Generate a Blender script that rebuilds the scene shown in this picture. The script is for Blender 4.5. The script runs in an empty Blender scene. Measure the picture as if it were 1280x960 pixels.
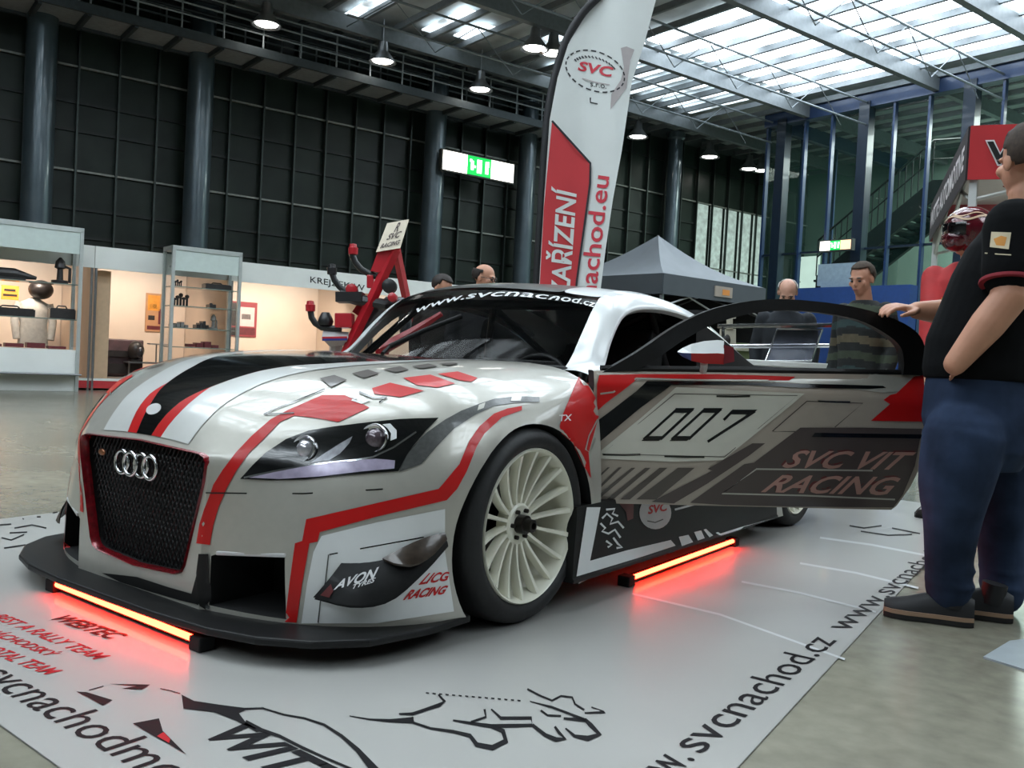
import bpy, bmesh, math, random
from math import sin, cos, pi, radians
from mathutils import Vector, Matrix
from mathutils.bvhtree import BVHTree
from mathutils.geometry import delaunay_2d_cdt
random.seed(7)
SC = bpy.context.scene
COL = SC.collection
V = Vector

# ------------------------------------------------------------------ camera
# world: x = the car's left, y = towards the car's tail, z = up; origin under the front axle
F_PX, YAW, PITCH, ROLL = 1125.45, .6286, .0301, .0524
EYE = V((2.4972, -2.3218, .839))
_d0 = V((-sin(YAW), cos(YAW), 0)); _r0 = V((cos(YAW), sin(YAW), 0)); _u0 = V((0, 0, 1))
DEEP = _d0*cos(PITCH) - _u0*sin(PITCH); _u = _u0*cos(PITCH) + _d0*sin(PITCH)
RIGHT = _r0*cos(ROLL) + _u*sin(ROLL); UP = _u*cos(ROLL) - _r0*sin(ROLL)
cam = bpy.data.cameras.new('camera'); co = bpy.data.objects.new('camera', cam); COL.objects.link(co)
m = Matrix((RIGHT, UP, -DEEP)).transposed().to_4x4(); m.translation = EYE
co.matrix_world = m
cam.sensor_width = 36; cam.lens = F_PX/1280*36; cam.clip_start = .05; cam.clip_end = 200
SC.camera = co

def ray(px, py): return DEEP + RIGHT*((px-640)/F_PX) - UP*((py-480)/F_PX)
def W(px, py, depth): return EYE + ray(px, py)*depth           # a point of the photo at a known distance
def G(px, py, z=0.0):                                          # a point of the photo on the ground
    r = ray(px, py); return EYE + r*((z-EYE.z)/r.z)
def dep(p): return (V(p)-EYE).dot(DEEP)

# ------------------------------------------------------------------ materials
def lin(c):
    return tuple((v/12.92 if v <= .04045 else ((v+.055)/1.055)**2.4) for v in (x/255 for x in c))
MATS = {}
def mat(name, rgb, rough=.5, metal=0., coat=0., var=.06, scale=12., bump=0., emit=None, es=0., alpha=1., spec=.5, trans=0.):
    if name in MATS: return MATS[name]
    M = bpy.data.materials.new(name); M.use_nodes = True; nt = M.node_tree; b = nt.nodes['Principled BSDF']
    c = lin(rgb)
    tc = nt.nodes.new('ShaderNodeTexCoord'); nz = nt.nodes.new('ShaderNodeTexNoise'); nz.inputs['Scale'].default_value = scale
    nz.inputs['Detail'].default_value = 4
    nt.links.new(tc.outputs['Object'], nz.inputs['Vector'])
    rp = nt.nodes.new('ShaderNodeValToRGB'); rp.color_ramp.elements[0].position = .3; rp.color_ramp.elements[1].position = .7
    rp.color_ramp.elements[0].color = tuple(v*(1-var) for v in c)+(1,); rp.color_ramp.elements[1].color = tuple(min(1, v*(1+var)) for v in c)+(1,)
    nt.links.new(nz.outputs['Fac'], rp.inputs['Fac']); nt.links.new(rp.outputs['Color'], b.inputs['Base Color'])
    b.inputs['Roughness'].default_value = rough; b.inputs['Metallic'].default_value = metal
    b.inputs['Coat Weight'].default_value = coat; b.inputs['Coat Roughness'].default_value = .06
    b.inputs['Alpha'].default_value = alpha; b.inputs['Specular IOR Level'].default_value = spec
    b.inputs['Transmission Weight'].default_value = trans
    if bump:
        bp = nt.nodes.new('ShaderNodeBump'); bp.inputs['Strength'].default_value = bump; bp.inputs['Distance'].default_value = .01
        nt.links.new(nz.outputs['Fac'], bp.inputs['Height']); nt.links.new(bp.outputs['Normal'], b.inputs['Normal'])
    if emit:
        b.inputs['Emission Color'].default_value = lin(emit)+(1,); b.inputs['Emission Strength'].default_value = es
    MATS[name] = M; return M
def glass(name, tint, clear, rough=.02):
    if name in MATS: return MATS[name]
    M = bpy.data.materials.new(name); M.use_nodes = True; nt = M.node_tree; nt.nodes.clear()
    o = nt.nodes.new('ShaderNodeOutputMaterial'); t = nt.nodes.new('ShaderNodeBsdfTransparent'); g = nt.nodes.new('ShaderNodeBsdfPrincipled')
    mx = nt.nodes.new('ShaderNodeMixShader'); t.inputs[0].default_value = (1, 1, 1, 1)
    g.inputs['Base Color'].default_value = lin(tint)+(1,); g.inputs['Roughness'].default_value = rough; g.inputs['Specular IOR Level'].default_value = .2
    mx.inputs[0].default_value = 1-clear
    nt.links.new(t.outputs[0], mx.inputs[1]); nt.links.new(g.outputs[0], mx.inputs[2]); nt.links.new(mx.outputs[0], o.inputs[0])
    MATS[name] = M; return M

# ------------------------------------------------------------------ mesh building
class MB:
    def __init__(s): s.v = []; s.f = []; s.m = []
    def add(s, vs, fs, mi=0):
        o = len(s.v); s.v += [V(p) for p in vs]
        for f in fs: s.f.append(tuple(i+o for i in f)); s.m.append(mi)
        return s
    def box(s, c, size, rot=None, mi=0, taper=1.):
        hx, hy, hz = [k/2 for k in size]
        P = [V((x*hx*(taper if z > 0 else 1), y*hy*(taper if z > 0 else 1), z*hz)) for z in (-1, 1) for y in (-1, 1) for x in (-1, 1)]
        if rot is not None: P = [rot @ p for p in P]
        return s.add([V(c)+p for p in P], [(0, 2, 3, 1), (4, 5, 7, 6), (0, 1, 5, 4), (2, 6, 7, 3), (0, 4, 6, 2), (1, 3, 7, 5)], mi)
    def hexa(s, b4, t4, mi=0):      # bottom loop, top loop
        return s.add(list(b4)+list(t4), [(3, 2, 1, 0), (4, 5, 6, 7), (0, 1, 5, 4), (1, 2, 6, 5), (2, 3, 7, 6), (3, 0, 4, 7)], mi)
    def slab(s, pts, off, mi=0):    # polygon extruded by the vector off
        n = len(pts); P = [V(p) for p in pts]; Q = [p+V(off) for p in P]
        return s.add(P+Q, [tuple(range(n))[::-1], tuple(range(n, 2*n))]+[(i, (i+1) % n, n+(i+1) % n, n+i) for i in range(n)], mi)
    def tube(s, pts, rad, seg=8, mi=0, closed=False, flat=1.):
        P = [V(p) for p in pts]; n = len(P)
        R = rad if isinstance(rad, (list, tuple)) else [rad]*n
        T = []
        for i in range(n):
            a = P[(i-1) % n] if closed or i else P[i]; b = P[(i+1) % n] if closed or i < n-1 else P[i]
            T.append((b-a).normalized())
        u = T[0].orthogonal().normalized() if abs(T[0].z) > .95 else T[0].cross(V((0, 0, 1))).normalized()
        vs = []
        for i in range(n):
            u = (u - T[i]*u.dot(T[i])).normalized(); w = T[i].cross(u)
            for k in range(seg):
                a = 2*pi*k/seg; vs.append(P[i]+u*(cos(a)*R[i])+w*(sin(a)*R[i]*flat))
        fs = [(i*seg+k, i*seg+(k+1) % seg, (i+1)*seg+(k+1) % seg, (i+1)*seg+k) for i in range(n-1) for k in range(seg)]
        if closed: fs += [((n-1)*seg+k, (n-1)*seg+(k+1) % seg, (k+1) % seg, k) for k in range(seg)]
        else: fs += [tuple(range(seg))[::-1], tuple((n-1)*seg+k for k in range(seg))]
        return s.add(vs, fs, mi)
    def rings(s, rings, mi=0, cap=True, closed=False):   # list of equal-length loops
        n = len(rings[0]); vs = [p for r in rings for p in r]
        fs = [(i*n+k, i*n+(k+1) % n, (i+1)*n+(k+1) % n, (i+1)*n+k) for i in range(len(rings)-1) for k in range(n)]
        if closed: j = len(rings)-1; fs += [(j*n+k, j*n+(k+1) % n, (k+1) % n, k) for k in range(n)]
        elif cap: fs += [tuple(range(n))[::-1], tuple((len(rings)-1)*n+k for k in range(n))]
        return s.add(vs, fs, mi)
    def grid(s, rows, mi=0):
        n = len(rows[0]); vs = [p for r in rows for p in r]
        return s.add(vs, [(i*n+k, i*n+k+1, (i+1)*n+k+1, (i+1)*n+k) for i in range(len(rows)-1) for k in range(n-1)], mi)
    def lathe(s, prof, c, ax, seg=48, mi=0, closed=False):             # prof: (axial, radius)
        ax = V(ax).normalized(); u = ax.orthogonal().normalized(); w = ax.cross(u); c = V(c)
        return s.rings([[c+ax*a+(u*cos(2*pi*k/seg)+w*sin(2*pi*k/seg))*r for k in range(seg)] for a, r in prof], mi, not closed, closed)
    def ball(s, c, r, seg=16, rn=10, mi=0, axes=None):
        c = V(c); r = r if isinstance(r, (tuple, list)) else (r, r, r); A = axes or (V((1, 0, 0)), V((0, 1, 0)), V((0, 0, 1)))
        rr = []
        for j in range(rn+1):
            t = pi*(j+.02 if j == 0 else j-.02 if j == rn else j)/rn
            rr.append([c+A[0]*(r[0]*sin(t)*cos(2*pi*k/seg))+A[1]*(r[1]*sin(t)*sin(2*pi*k/seg))-A[2]*(r[2]*cos(t)) for k in range(seg)])
        return s.rings(rr, mi)
    def merge(s, o, mi=None):
        k = len(s.v); s.v += [p.copy() for p in o.v]
        for f, q in zip(o.f, o.m): s.f.append(tuple(i+k for i in f)); s.m.append(q if mi is None else mi)
        return s
    def mesh(s, name, mats, org=V((0, 0, 0)), smooth=None, fix=True):
        me = bpy.data.meshes.new(name); me.from_pydata([tuple(p-org) for p in s.v], [], s.f)
        for k in mats if isinstance(mats, (list, tuple)) else [mats]: me.materials.append(k)
        me.polygons.foreach_set('material_index', s.m)
        if fix:
            bm = bmesh.new(); bm.from_mesh(me); bmesh.ops.recalc_face_normals(bm, faces=bm.faces); bm.to_mesh(me); bm.free()
        shade(me, smooth); return me
    def build(s, name, mats, parent=None, smooth=None, bevel=0., sub=0, fix=True, kind=None):
        org = wloc(parent) if parent else V((0, 0, 0))
        me = s.mesh(name, mats, org, smooth, fix)
        o = bpy.data.objects.new(name, me); COL.objects.link(o)
        if parent: o.parent = parent
        if bevel:
            b = o.modifiers.new('bevel', 'BEVEL'); b.width = bevel; b.segments = 2; b.limit_method = 'ANGLE'; b.angle_limit = radians(40)
        if sub:
            b = o.modifiers.new('sub', 'SUBSURF'); b.levels = sub; b.render_levels = sub
        if kind: o['kind'] = kind
        return o
def shade(me, ang):
    if ang is None: return
    me.polygons.foreach_set('use_smooth', [True]*len(me.polygons))
    if ang < 180: me.set_sharp_from_angle(angle=radians(ang))
    me.update()
def wloc(o):
    p = V((0, 0, 0))
    while o: p = p+o.location; o = o.parent
    return p
def tag(o, label, cat, group=None):
    o['label'] = label; o['category'] = cat
    if group: o['group'] = group
    return o
def thing(name, label, cat, loc, group=None):
    o = bpy.data.objects.new(name, None); COL.objects.link(o); o.location = V(loc); o.empty_display_size = .1
    return tag(o, label, cat, group)
def dup(root, loc, label=None, rotz=None):
    r = root.copy(); COL.objects.link(r); r.location = V(loc)
    if rotz is not None: r.rotation_euler = (0, 0, rotz)
    if label: r['label'] = label
    for ch in list(root.children):
        c = ch.copy(); COL.objects.link(c); c.parent = r
        for g in list(ch.children):
            d = g.copy(); COL.objects.link(d); d.parent = c
    return r
def evalmesh(o):
    dg = bpy.context.evaluated_depsgraph_get(); dg.update()
    return bpy.data.meshes.new_from_object(o.evaluated_get(dg), depsgraph=dg)
def crom(K, t):                                   # Catmull-Rom through K at parameter t (0..len-1)
    n = len(K); i = min(int(t), n-2); f = t-i
    p1, p2 = K[i], K[i+1]; p0 = K[i-1] if i else p1*2-p2; p3 = K[i+2] if i+2 < n else p2*2-p1
    return p1 + (p2-p0)*(.5*f) + (p0*2-p1*5+p2*4-p3)*(.5*f*f) + (p1*3-p0-p2*3+p3)*(.5*f**3)
def spl(K, n): K = [V(k) for k in K]; return [crom(K, (len(K)-1)*i/(n-1)) for i in range(n)]

# ---------------------------------------------------- flat shapes laid on a surface
def inside(p, poly):
    c = False; n = len(poly)
    for i in range(n):
        a, b = poly[i], poly[i-1]
        if (a[1] > p[1]) != (b[1] > p[1]) and p[0] < (b[0]-a[0])*(p[1]-a[1])/(b[1]-a[1])+a[0]: c = not c
    return c
def tess(poly, step):
    B = []
    for i in range(len(poly)):
        a, b = V(poly[i]), V(poly[(i+1) % len(poly)]); k = max(1, int((b-a).length/step+.5))
        B += [a+(b-a)*(j/k) for j in range(k)]
    nb = len(B); xs = [p[0] for p in B]; ys = [p[1] for p in B]; I = []
    y = min(ys)+step*.5; row = 0
    while y < max(ys):
        x = min(xs)+step*(.5 if row % 2 else 1.)
        while x < max(xs):
            q = V((x, y))
            if inside(q, B) and min((q-b).length_squared for b in B) > (step*.45)**2: I.append(q)
            x += step
        y += step*.87; row += 1
    r = delaunay_2d_cdt(B+I, [], [list(range(nb))], 1, 1e-6)
    return r[0], r[2]
class Lay:                                        # maps photo points on to a surface (body panel, door, ground)
    def __init__(s, bvh=None, off=.002, z=None): s.b = bvh; s.off = off; s.z = z
    def __call__(s, p):
        if s.z is not None: return G(p[0], p[1], s.z)
        r = ray(p[0], p[1]).normalized(); h = s.b.ray_cast(EYE, r)
        if h[0] is None:
            h = s.b.find_nearest(EYE+r*getattr(s, 'd', 3.)); n = h[1]
            return h[0] + (n if n.dot(r) < 0 else -n)*s.off
        s.d = h[3]; n = h[1] if h[1].dot(r) < 0 else -h[1]
        return h[0]+n*s.off
def patch(mb, lay, poly, mi, step=7.):
    vs, fs = tess(poly, step); mb.add([lay(p) for p in vs], fs, mi)
def stroke(mb, lay, pts, w, mi, closed=False):
    P = [V(p) for p in pts]; n = len(P); Wd = w if isinstance(w, (list, tuple)) else [w]*n
    L, R = [], []
    for i in range(n):
        a = P[i-1] if i or closed else P[i]; b = P[(i+1) % n] if i < n-1 or closed else P[i]
        t = (b-a).normalized(); q = V((-t[1], t[0])); L.append(P[i]+q*Wd[i]/2); R.append(P[i]-q*Wd[i]/2)
    k = n if closed else n-1
    mb.add([lay(p) for p in L]+[lay(p) for p in R], [(i, (i+1) % n, n+(i+1) % n, n+i) for i in range(k)], mi)
def glyphs(txt, shear=0., bold=0.):
    cu = bpy.data.curves.new('t', 'FONT'); cu.body = txt; cu.size = 1; cu.shear = shear; cu.offset = bold; cu.resolution_u = 3
    o = bpy.data.objects.new('t', cu); COL.objects.link(o); me = evalmesh(o)
    vs = [V((v.co.x, v.co.y)) for v in me.vertices]; fs = [tuple(p.vertices) for p in me.polygons]
    bpy.data.objects.remove(o); bpy.data.curves.remove(cu); bpy.data.meshes.remove(me)
    x0 = min(v.x for v in vs); x1 = max(v.x for v in vs); y0 = min(v.y for v in vs); y1 = max(v.y for v in vs)
    return [V(((v.x-x0)/(x1-x0), (v.y-y0)/(y1-y0))) for v in vs], fs
def write(mb, lay, txt, quad, mi, shear=0., bold=0.):   # quad: bottom-left, bottom-right, top-right, top-left
    vs, fs = glyphs(txt, shear, bold); a, b, c, d = [V(q) for q in quad]
    mb.add([lay((a*(1-v.x)+b*v.x)*(1-v.y)+(d*(1-v.x)+c*v.x)*v.y) for v in vs], fs, mi)
def write_path(mb, lay, txt, path, hgt, mi, shear=0., bold=0.):
    vs, fs = glyphs(txt, shear, bold); K = [V(p) for p in path]
    out = []
    for v in vs:
        t = v.x*(len(K)-1); p = crom(K, t); out.append(lay(p+V((hgt[0], hgt[1]))*v.y))
    mb.add(out, fs, mi)
# ================================================================== THE CAR
SILVER = mat('silver_paint', (178, 175, 166), .36, .3, .7, .03, 30)
WHITE = mat('white_paint', (222, 224, 224), .3, 0, .7, .03)
RED = mat('red_vinyl', (186, 22, 22), .4, 0, .2, .05, spec=.3)
BLACK = mat('gloss_black', (10, 11, 13), .16, 0, .6, .1)
TAUPE = mat('taupe_vinyl', (78, 71, 66), .4, 0, .3, .05)
DGREY = mat('carbon_grey', (70, 71, 70), .35, 0, .4, .25, 90)
CAVITY = mat('dark_cavity', (9, 9, 10), .8, 0, 0, .2)
CARBON = mat('carbon_black', (12, 12, 13), .5, 0, .06, .35, 60, spec=.35)
RUBBER = mat('tyre_rubber', (24, 24, 25), .62, 0, 0, .15, 40, .15)
RIMW = mat('cream_rim', (232, 230, 214), .4, 0, .3, .03)
CHROME = mat('chrome', (215, 215, 218), .12, 1., 0, .03)
STEEL = mat('brushed_steel', (150, 152, 155), .35, .9, 0, .08)
LENSG = mat('lamp_lens', (205, 202, 210), .1, .6, .6, .25, 60)
DRL = mat('lamp_strip', (176, 166, 190), .2, .2, .5, .2, 30)
PGREY = mat('pale_sticker', (196, 196, 196), .45, 0, .2, .05)
PINK = mat('faded_red_sticker', (110, 60, 60), .5, 0, 0, .1)
BEIGE = mat('door_beige', (168, 157, 145), .4, .1, .5, .04)
LBEIG = mat('door_panel_pale', (200, 198, 186), .4, 0, .4, .03)
MAROON = mat('door_letter', (172, 130, 120), .45, 0, .2, .08)
MSH = mat('door_letter_shadow', (92, 30, 30), .45, 0, .2, .08)
BROWN = mat('door_brown', (74, 64, 62), .42, 0, .4, .05)
BLUE = mat('blue_vinyl', (38, 52, 120), .35, 0, .5, .05)

car = thing('race_car', 'silver and red racing coupe with its driver door open, parked on the white mat', 'car', (0, 0, 0))

SEC = [
 (-.770, [(0, .542), (.15, .539), (.28, .529), (.350, .505), (.350, .40), (.340, .30), (.338, .20), (.338, .078)]),
 (-.735, [(0, .603), (.17, .596), (.33, .563), (.425, .510), (.45, .43), (.46, .32), (.47, .20), (.475, .078)]),
 (-.680, [(0, .662), (.21, .651), (.39, .608), (.495, .545), (.55, .45), (.59, .32), (.605, .21), (.61, .078)]),
 (-.600, [(0, .708), (.25, .697), (.45, .656), (.57, .595), (.665, .47), (.705, .33), (.722, .21), (.725, .078)]),
 (-.500, [(0, .746), (.28, .740), (.52, .698), (.67, .637), (.78, .48), (.80, .33), (.812, .21), (.812, .078)]),
 (-.400, [(0, .774), (.30, .768), (.56, .735), (.75, .672), (.865, .51), (.87, .33), (.868, .21), (.865, .078)]),
 (-.250, [(0, .795), (.32, .790), (.60, .768), (.79, .712), (.905, .57), (.918, .36), (.91, .21), (.90, .078)]),
 (-.050, [(0, .808), (.34, .806), (.62, .795), (.80, .738), (.91, .62), (.935, .40), (.93, .21), (.93, .078)]),
 (.150, [(0, .816), (.34, .816), (.62, .812), (.80, .762), (.905, .66), (.938, .42), (.935, .21), (.935, .078)]),
 (.340, [(0, .820), (.34, .820), (.62, .818), (.79, .783), (.888, .70), (.925, .45), (.93, .22), (.93, .09)]),
 (.550, [(0, .820), (.34, .820), (.62, .819), (.78, .792), (.878, .71), (.918, .45), (.925, .22), (.925, .10)]),
 (1.00, [(0, .820), (.34, .820), (.62, .820), (.77, .798), (.874, .71), (.915, .45), (.925, .22), (.925, .10)]),
 (1.60, [(0, .828), (.34, .828), (.60, .828), (.76, .806), (.89, .72), (.93, .45), (.935, .22), (.935, .10)]),
 (2.10, [(0, .836), (.34, .836), (.58, .836), (.74, .812), (.915, .73), (.945, .45), (.945, .22), (.945, .10)]),
 (2.54, [(0, .836), (.34, .836), (.57, .832), (.74, .804), (.915, .72), (.945, .45), (.945, .22), (.945, .10)]),
 (2.90, [(0, .815), (.34, .813), (.55, .805), (.70, .765), (.86, .67), (.91, .45), (.90, .22), (.88, .12)]),
 (3.12, [(0, .740), (.34, .735), (.52, .715), (.65, .665), (.77, .56), (.81, .42), (.79, .25), (.77, .15)]),
]
def profile(P, seg=5):
    K = [V((x, z)) for x, z in P]; G0 = V((-K[1][0], K[1][1])); pts = []
    KK = [G0]+K+[K[-1]*2-K[-2]]
    for i in range(len(K)-1):
        for j in range(seg):
            pts.append(crom(KK, 1+i+j/seg))
    pts.append(K[-1]); zb = K[-1][1]
    for j in range(1, 5): pts.append(V((K[-1][0]*(1-j/4), zb)))
    return pts
def body_rows():
    ys = [s[0] for s in SEC]; prof = [[p for p in profile(s[1])] for s in SEC]; n = len(prof[0]); rows = []
    ins = [V((p[0]*.96, .08+(p[1]-.08)*.968)) for p in prof[0]]           # rounded rim of the nose
    rows.append((-.781, ins))
    m = len(SEC)
    for i in range(m-1):
        k = 4
        for j in range(k):
            f = j/k; h = ys[i+1]-ys[i]; row = []
            for q in range(n):
                a, b = prof[i][q], prof[i+1][q]
                ta = (b-prof[i-1][q])/(ys[i+1]-ys[i-1])*h if i else (b-a)*1.15
                tb = (prof[i+2][q]-a)/(ys[i+2]-ys[i])*h if i+2 < m else (b-a)
                row.append(a*(2*f**3-3*f*f+1)+ta*(f**3-2*f*f+f)+b*(-2*f**3+3*f*f)+tb*(f**3-f*f))
            rows.append((ys[i]+h*f, row))
    rows.append((ys[-1], prof[-1]))
    rows.append((ys[-1]+.02, [V((p[0]*.95, .15+(p[1]-.15)*.95)) for p in prof[-1]]))
    return rows
mb = MB(); loops = []
for y, row in body_rows():
    L = [V((p[0], y, p[1])) for p in row]
    loops.append(L+[V((-p.x, p.y, p.z)) for p in L[-2:0:-1]])
mb.rings(loops)
me = mb.mesh('body', [SILVER, CAVITY])
raw = bpy.data.objects.new('raw', me); COL.objects.link(raw)
cutters = []
def cutter(c):
    o = bpy.data.objects.new('cut', c.mesh('cut', [SILVER, CAVITY])); COL.objects.link(o); cutters.append(o)
    md = raw.modifiers.new('b', 'BOOLEAN'); md.operation = 'DIFFERENCE'; md.solver = 'EXACT'; md.object = o; md.material_mode = 'TRANSFER'
GRP = [(-.330, .495), (-.322, .510), (-.30, .517), (0, .527), (.30, .517), (.322, .510), (.330, .495), (.322, .44), (.248, .195), (.232, .172), (.205, .162), (0, .150), (-.205, .162), (-.232, .172), (-.248, .195), (-.322, .44)]
c = MB(); c.slab([(x, -.9, z) for x, z in GRP], (0, .195, 0), 1); cutter(c)
INT = [(.352, .095), (.590, .090), (.575, .265), (.375, .245), (.352, .235)]
for s in (1, -1):
    c = MB(); c.slab([(s*x, -1.0, z) for x, z in INT], (0, .46, 0), 1); cutter(c)
    for yc, R in ((-.008, .346), (2.54, .365)):
        c = MB(); c.lathe([(0, R), (.6, R)], (s*.56, yc, .288), (s, 0, 0), 64, 1); cutter(c)
c = MB(); c.box((0, 1.2, .66), (1.30, 1.56, .72), None, 1); cutter(c)
c = MB(); c.box((.95, .965, .68), (.72, 1.13, .68), None, 1); cutter(c)
bme = evalmesh(raw)
for o in cutters+[raw]: bpy.data.objects.remove(o)

def bvh_of(me, org=V((0, 0, 0))):
    return BVHTree.FromPolygons([v.co+org for v in me.vertices], [tuple(p.vertices) for p in me.polygons])
def with_decals(me, name, dec, mats, parent, ang=35):
    """one mesh: the panel itself and the vinyl laid on it"""
    bm = bmesh.new(); bm.from_mesh(me); bmesh.ops.recalc_face_normals(bm, faces=bm.faces)
    vs = [bm.verts.new(p-wloc(parent)) for p in dec.v]
    for f, q in zip(dec.f, dec.m):
        try: fc = bm.faces.new([vs[i] for i in f]); fc.material_index = q
        except ValueError: pass
    for f in bm.faces: f.smooth = True
    me2 = bpy.data.meshes.new(name); bm.to_mesh(me2); bm.free()
    for k in mats: me2.materials.append(k)
    me2.set_sharp_from_angle(angle=radians(ang))
    o = bpy.data.objects.new(name, me2); COL.objects.link(o); o.parent = parent; return o
def mirrored(mb):
    o = MB(); o.merge(mb); k = MB(); k.merge(mb)
    for p in k.v: p.x = -p.x
    return o.merge(k)
bb = bvh_of(bme)
L1 = Lay(bb, .0022); L2 = Lay(bb, .0038)
def topz(x, y, off=.0022):
    h = bb.ray_cast(V((x, y, 2)), V((0, 0, -1))); return h[0]+h[1]*off if h[0] is not None else V((x, y, .6))
BM = [SILVER, CAVITY, RED, WHITE, BLACK, TAUPE, DGREY, PGREY, PINK, CARBON, mat('stripe_pale', (206, 207, 204), .32, .1, .6, .03)]
D = MB()
# bonnet: black centre stripe between white and red borders (running along the car)
def lut(K):
    def f(y):
        if y <= K[0][0]: return K[0][1]
        for (a, u), (b, v) in zip(K, K[1:]):
            if y <= b: return u+(v-u)*(y-a)/(b-a)
        return K[-1][1]
    return f
hw = lut([(-.775, .036), (-.735, .052), (-.70, .068), (-.665, .090), (-.628, .110), (-.59, .127), (-.487, .170), (-.40, .225), (-.31, .29), (-.15, .35), (0, .39), (.36, .42)])
rw = lut([(-.775, .084), (-.724, .108), (-.68, .118), (-.655, .117), (-.62, .113)])
wo = lut([(-.775, .225), (-.70, .243), (-.63, .258), (-.55, .276), (-.48, .305), (-.35, .362), (-.14, .43), (.1, .45), (.36, .46)])
ys = [-.768+i*.0178 for i in range(66)]
def band(f0, f1, mi, sg=1):
    D.grid([[topz(sg*(f0(y)+(f1(y)-f0(y))*k/6), y) for k in range(7)] for y in ys], mi)
band(lambda y: -hw(y), hw, 4)
for s in (1, -1):
    ro = lambda y: max(hw(y)+.001, rw(y) if y < -.61 else 0)
    band(lambda y: hw(y)+.0005, ro, 2, s); band(lambda y: ro(y)+.001, wo, 10, s)
patch(D, L1, [(128, 716), (150, 727), (187, 739), (225, 750), (246, 755), (258, 762), (247, 716), (240, 742), (212, 734), (172, 721)], 9, 6)
patch(D, Lay(bb, .005), [(247, 716), (250, 692), (262, 692), (263, 761), (250, 756)], 9, 5)
patch(D, L2, [(193+9*cos(a*pi/8)+3*sin(a*pi/8), 512-7*sin(a*pi/8)) for a in range(16)], 7, 4)
S = MB()                                           # left-hand vinyl, mirrored to the right-hand side
for q in ([(400, 474), (418, 470), (434, 476), (414, 485)], [(440, 468), (460, 463), (474, 468), (455, 474)], [(478, 463), (500, 459), (511, 463), (495, 467)],
          [(515, 459), (535, 456), (548, 459), (526, 462)], [(549, 456), (565, 454), (573, 456), (560, 458)]): patch(S, L2, q, 5)
patch(S, L1, [(246, 679), (250, 655), (258, 630), (267, 606), (279, 587), (295, 566), (315, 545), (338, 525), (360, 513), (403, 494.5), (431, 494.5), (462, 510), (423, 528), (395, 523), (368, 520), (350, 528), (331, 548),
              (312, 566), (296, 588), (284, 610), (274, 633), (267, 657), (263, 681)], 2, 6)
patch(S, L1, [(465, 486), (487.5, 479), (530, 489), (501, 497), (468, 493)], 2, 6)
patch(S, L1, [(504, 473), (538, 469), (569, 480), (547, 485), (521, 482)], 2, 6)
patch(S, L1, [(547, 468), (572, 465), (597, 473), (589, 478), (575, 476)], 2, 6)
stroke(S, L2, [(330, 518.5), (352, 518), (368, 517)], 1.5, 4); stroke(S, L2, [(330, 518.5), (368, 503), (406, 487.5)], 1.3, 4)
stroke(S, L2, [(436, 496), (446, 499), (440, 501), (452, 505), (462, 501)], 2.2, 3); stroke(S, L2, [(449, 491), (458, 495), (466, 498), (484, 498), (474, 504)], 2.0, 4)
# bumper zigzag and arch band
patch(S, L1, [(652, 508), (634, 511), (617, 517.5), (599, 533), (586, 552), (574, 580), (555, 603), (548, 611), (470, 629), (383, 649), (378, 676), (369, 679), (362, 730), (356.5, 777), (371, 778), (378, 730), (387, 679), (397, 677),
              (400, 665), (470, 646), (558, 625), (571, 611), (583, 589), (595.6, 558), (605, 542.5), (627, 522), (652, 513)], 2, 6)
patch(S, L1, [(392, 690), (402, 670), (470, 653), (556, 636), (556, 690), (567, 764), (470, 779), (377, 779), (384, 730)], 3, 7)
stroke(S, L2, [(412, 693), (460, 684), (520, 673), (555, 666)], 1.6, 4); stroke(S, L2, [(411, 693), (407, 728), (401, 750), (398, 778)], 1.5, 6)
# dashed grey band over the wheel arch
patch(S, L1, [(556, 525), (576, 514), (599, 505), (617.5, 499), (645.6, 495.6), (674, 497), (674, 503), (645, 503.4), (617, 508), (595.6, 517.5), (567.5, 536), (549, 555), (527, 580), (499, 590), (503, 575), (515, 560), (533, 541)], 6, 6)
for q in ([(640, 494), (652, 494), (650, 502), (638, 502)], [(598, 507), (606, 504), (604, 511), (596, 514)]): patch(S, L2, q, 0, 4)
# red flash behind the front wheel
patch(S, L1, [(724, 469), (741, 471), (749, 494), (748, 520), (741, 545), (735, 566), (738, 598), (727, 577), (716, 553), (702, 541), (699, 533), (703, 518)], 2, 6)
stroke(S, L2, [(746, 524), (735, 545), (731, 562), (737, 566), (745, 548), (750, 530)], 1.6, 0)
for a, b in (((302, 609), (560, 600)),): stroke(S, L1, [(258, 616), (300, 616.5), (380, 617), (470, 612), (566, 604)], 1.6, 4)
D.merge(mirrored(S))
for k, dx in ((0, 0), (1, 14)): write(D, L2, 'TX', [(697, 527+k*8), (713, 526+k*8), (714, 518+k*8), (698, 519+k*8)], 3 if k == 0 else 7, 0, .02) if k == 0 else None
write(D, L2, 'LICG', [(522, 731), (561, 725), (561, 714), (533, 716)], 2, .3, .03)
write(D, L2, 'RACING', [(503, 750), (556, 742), (560, 731), (511, 737)], 2, .3, .04)
body = with_decals(bme, 'body_shell', D, BM, car)

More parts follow.
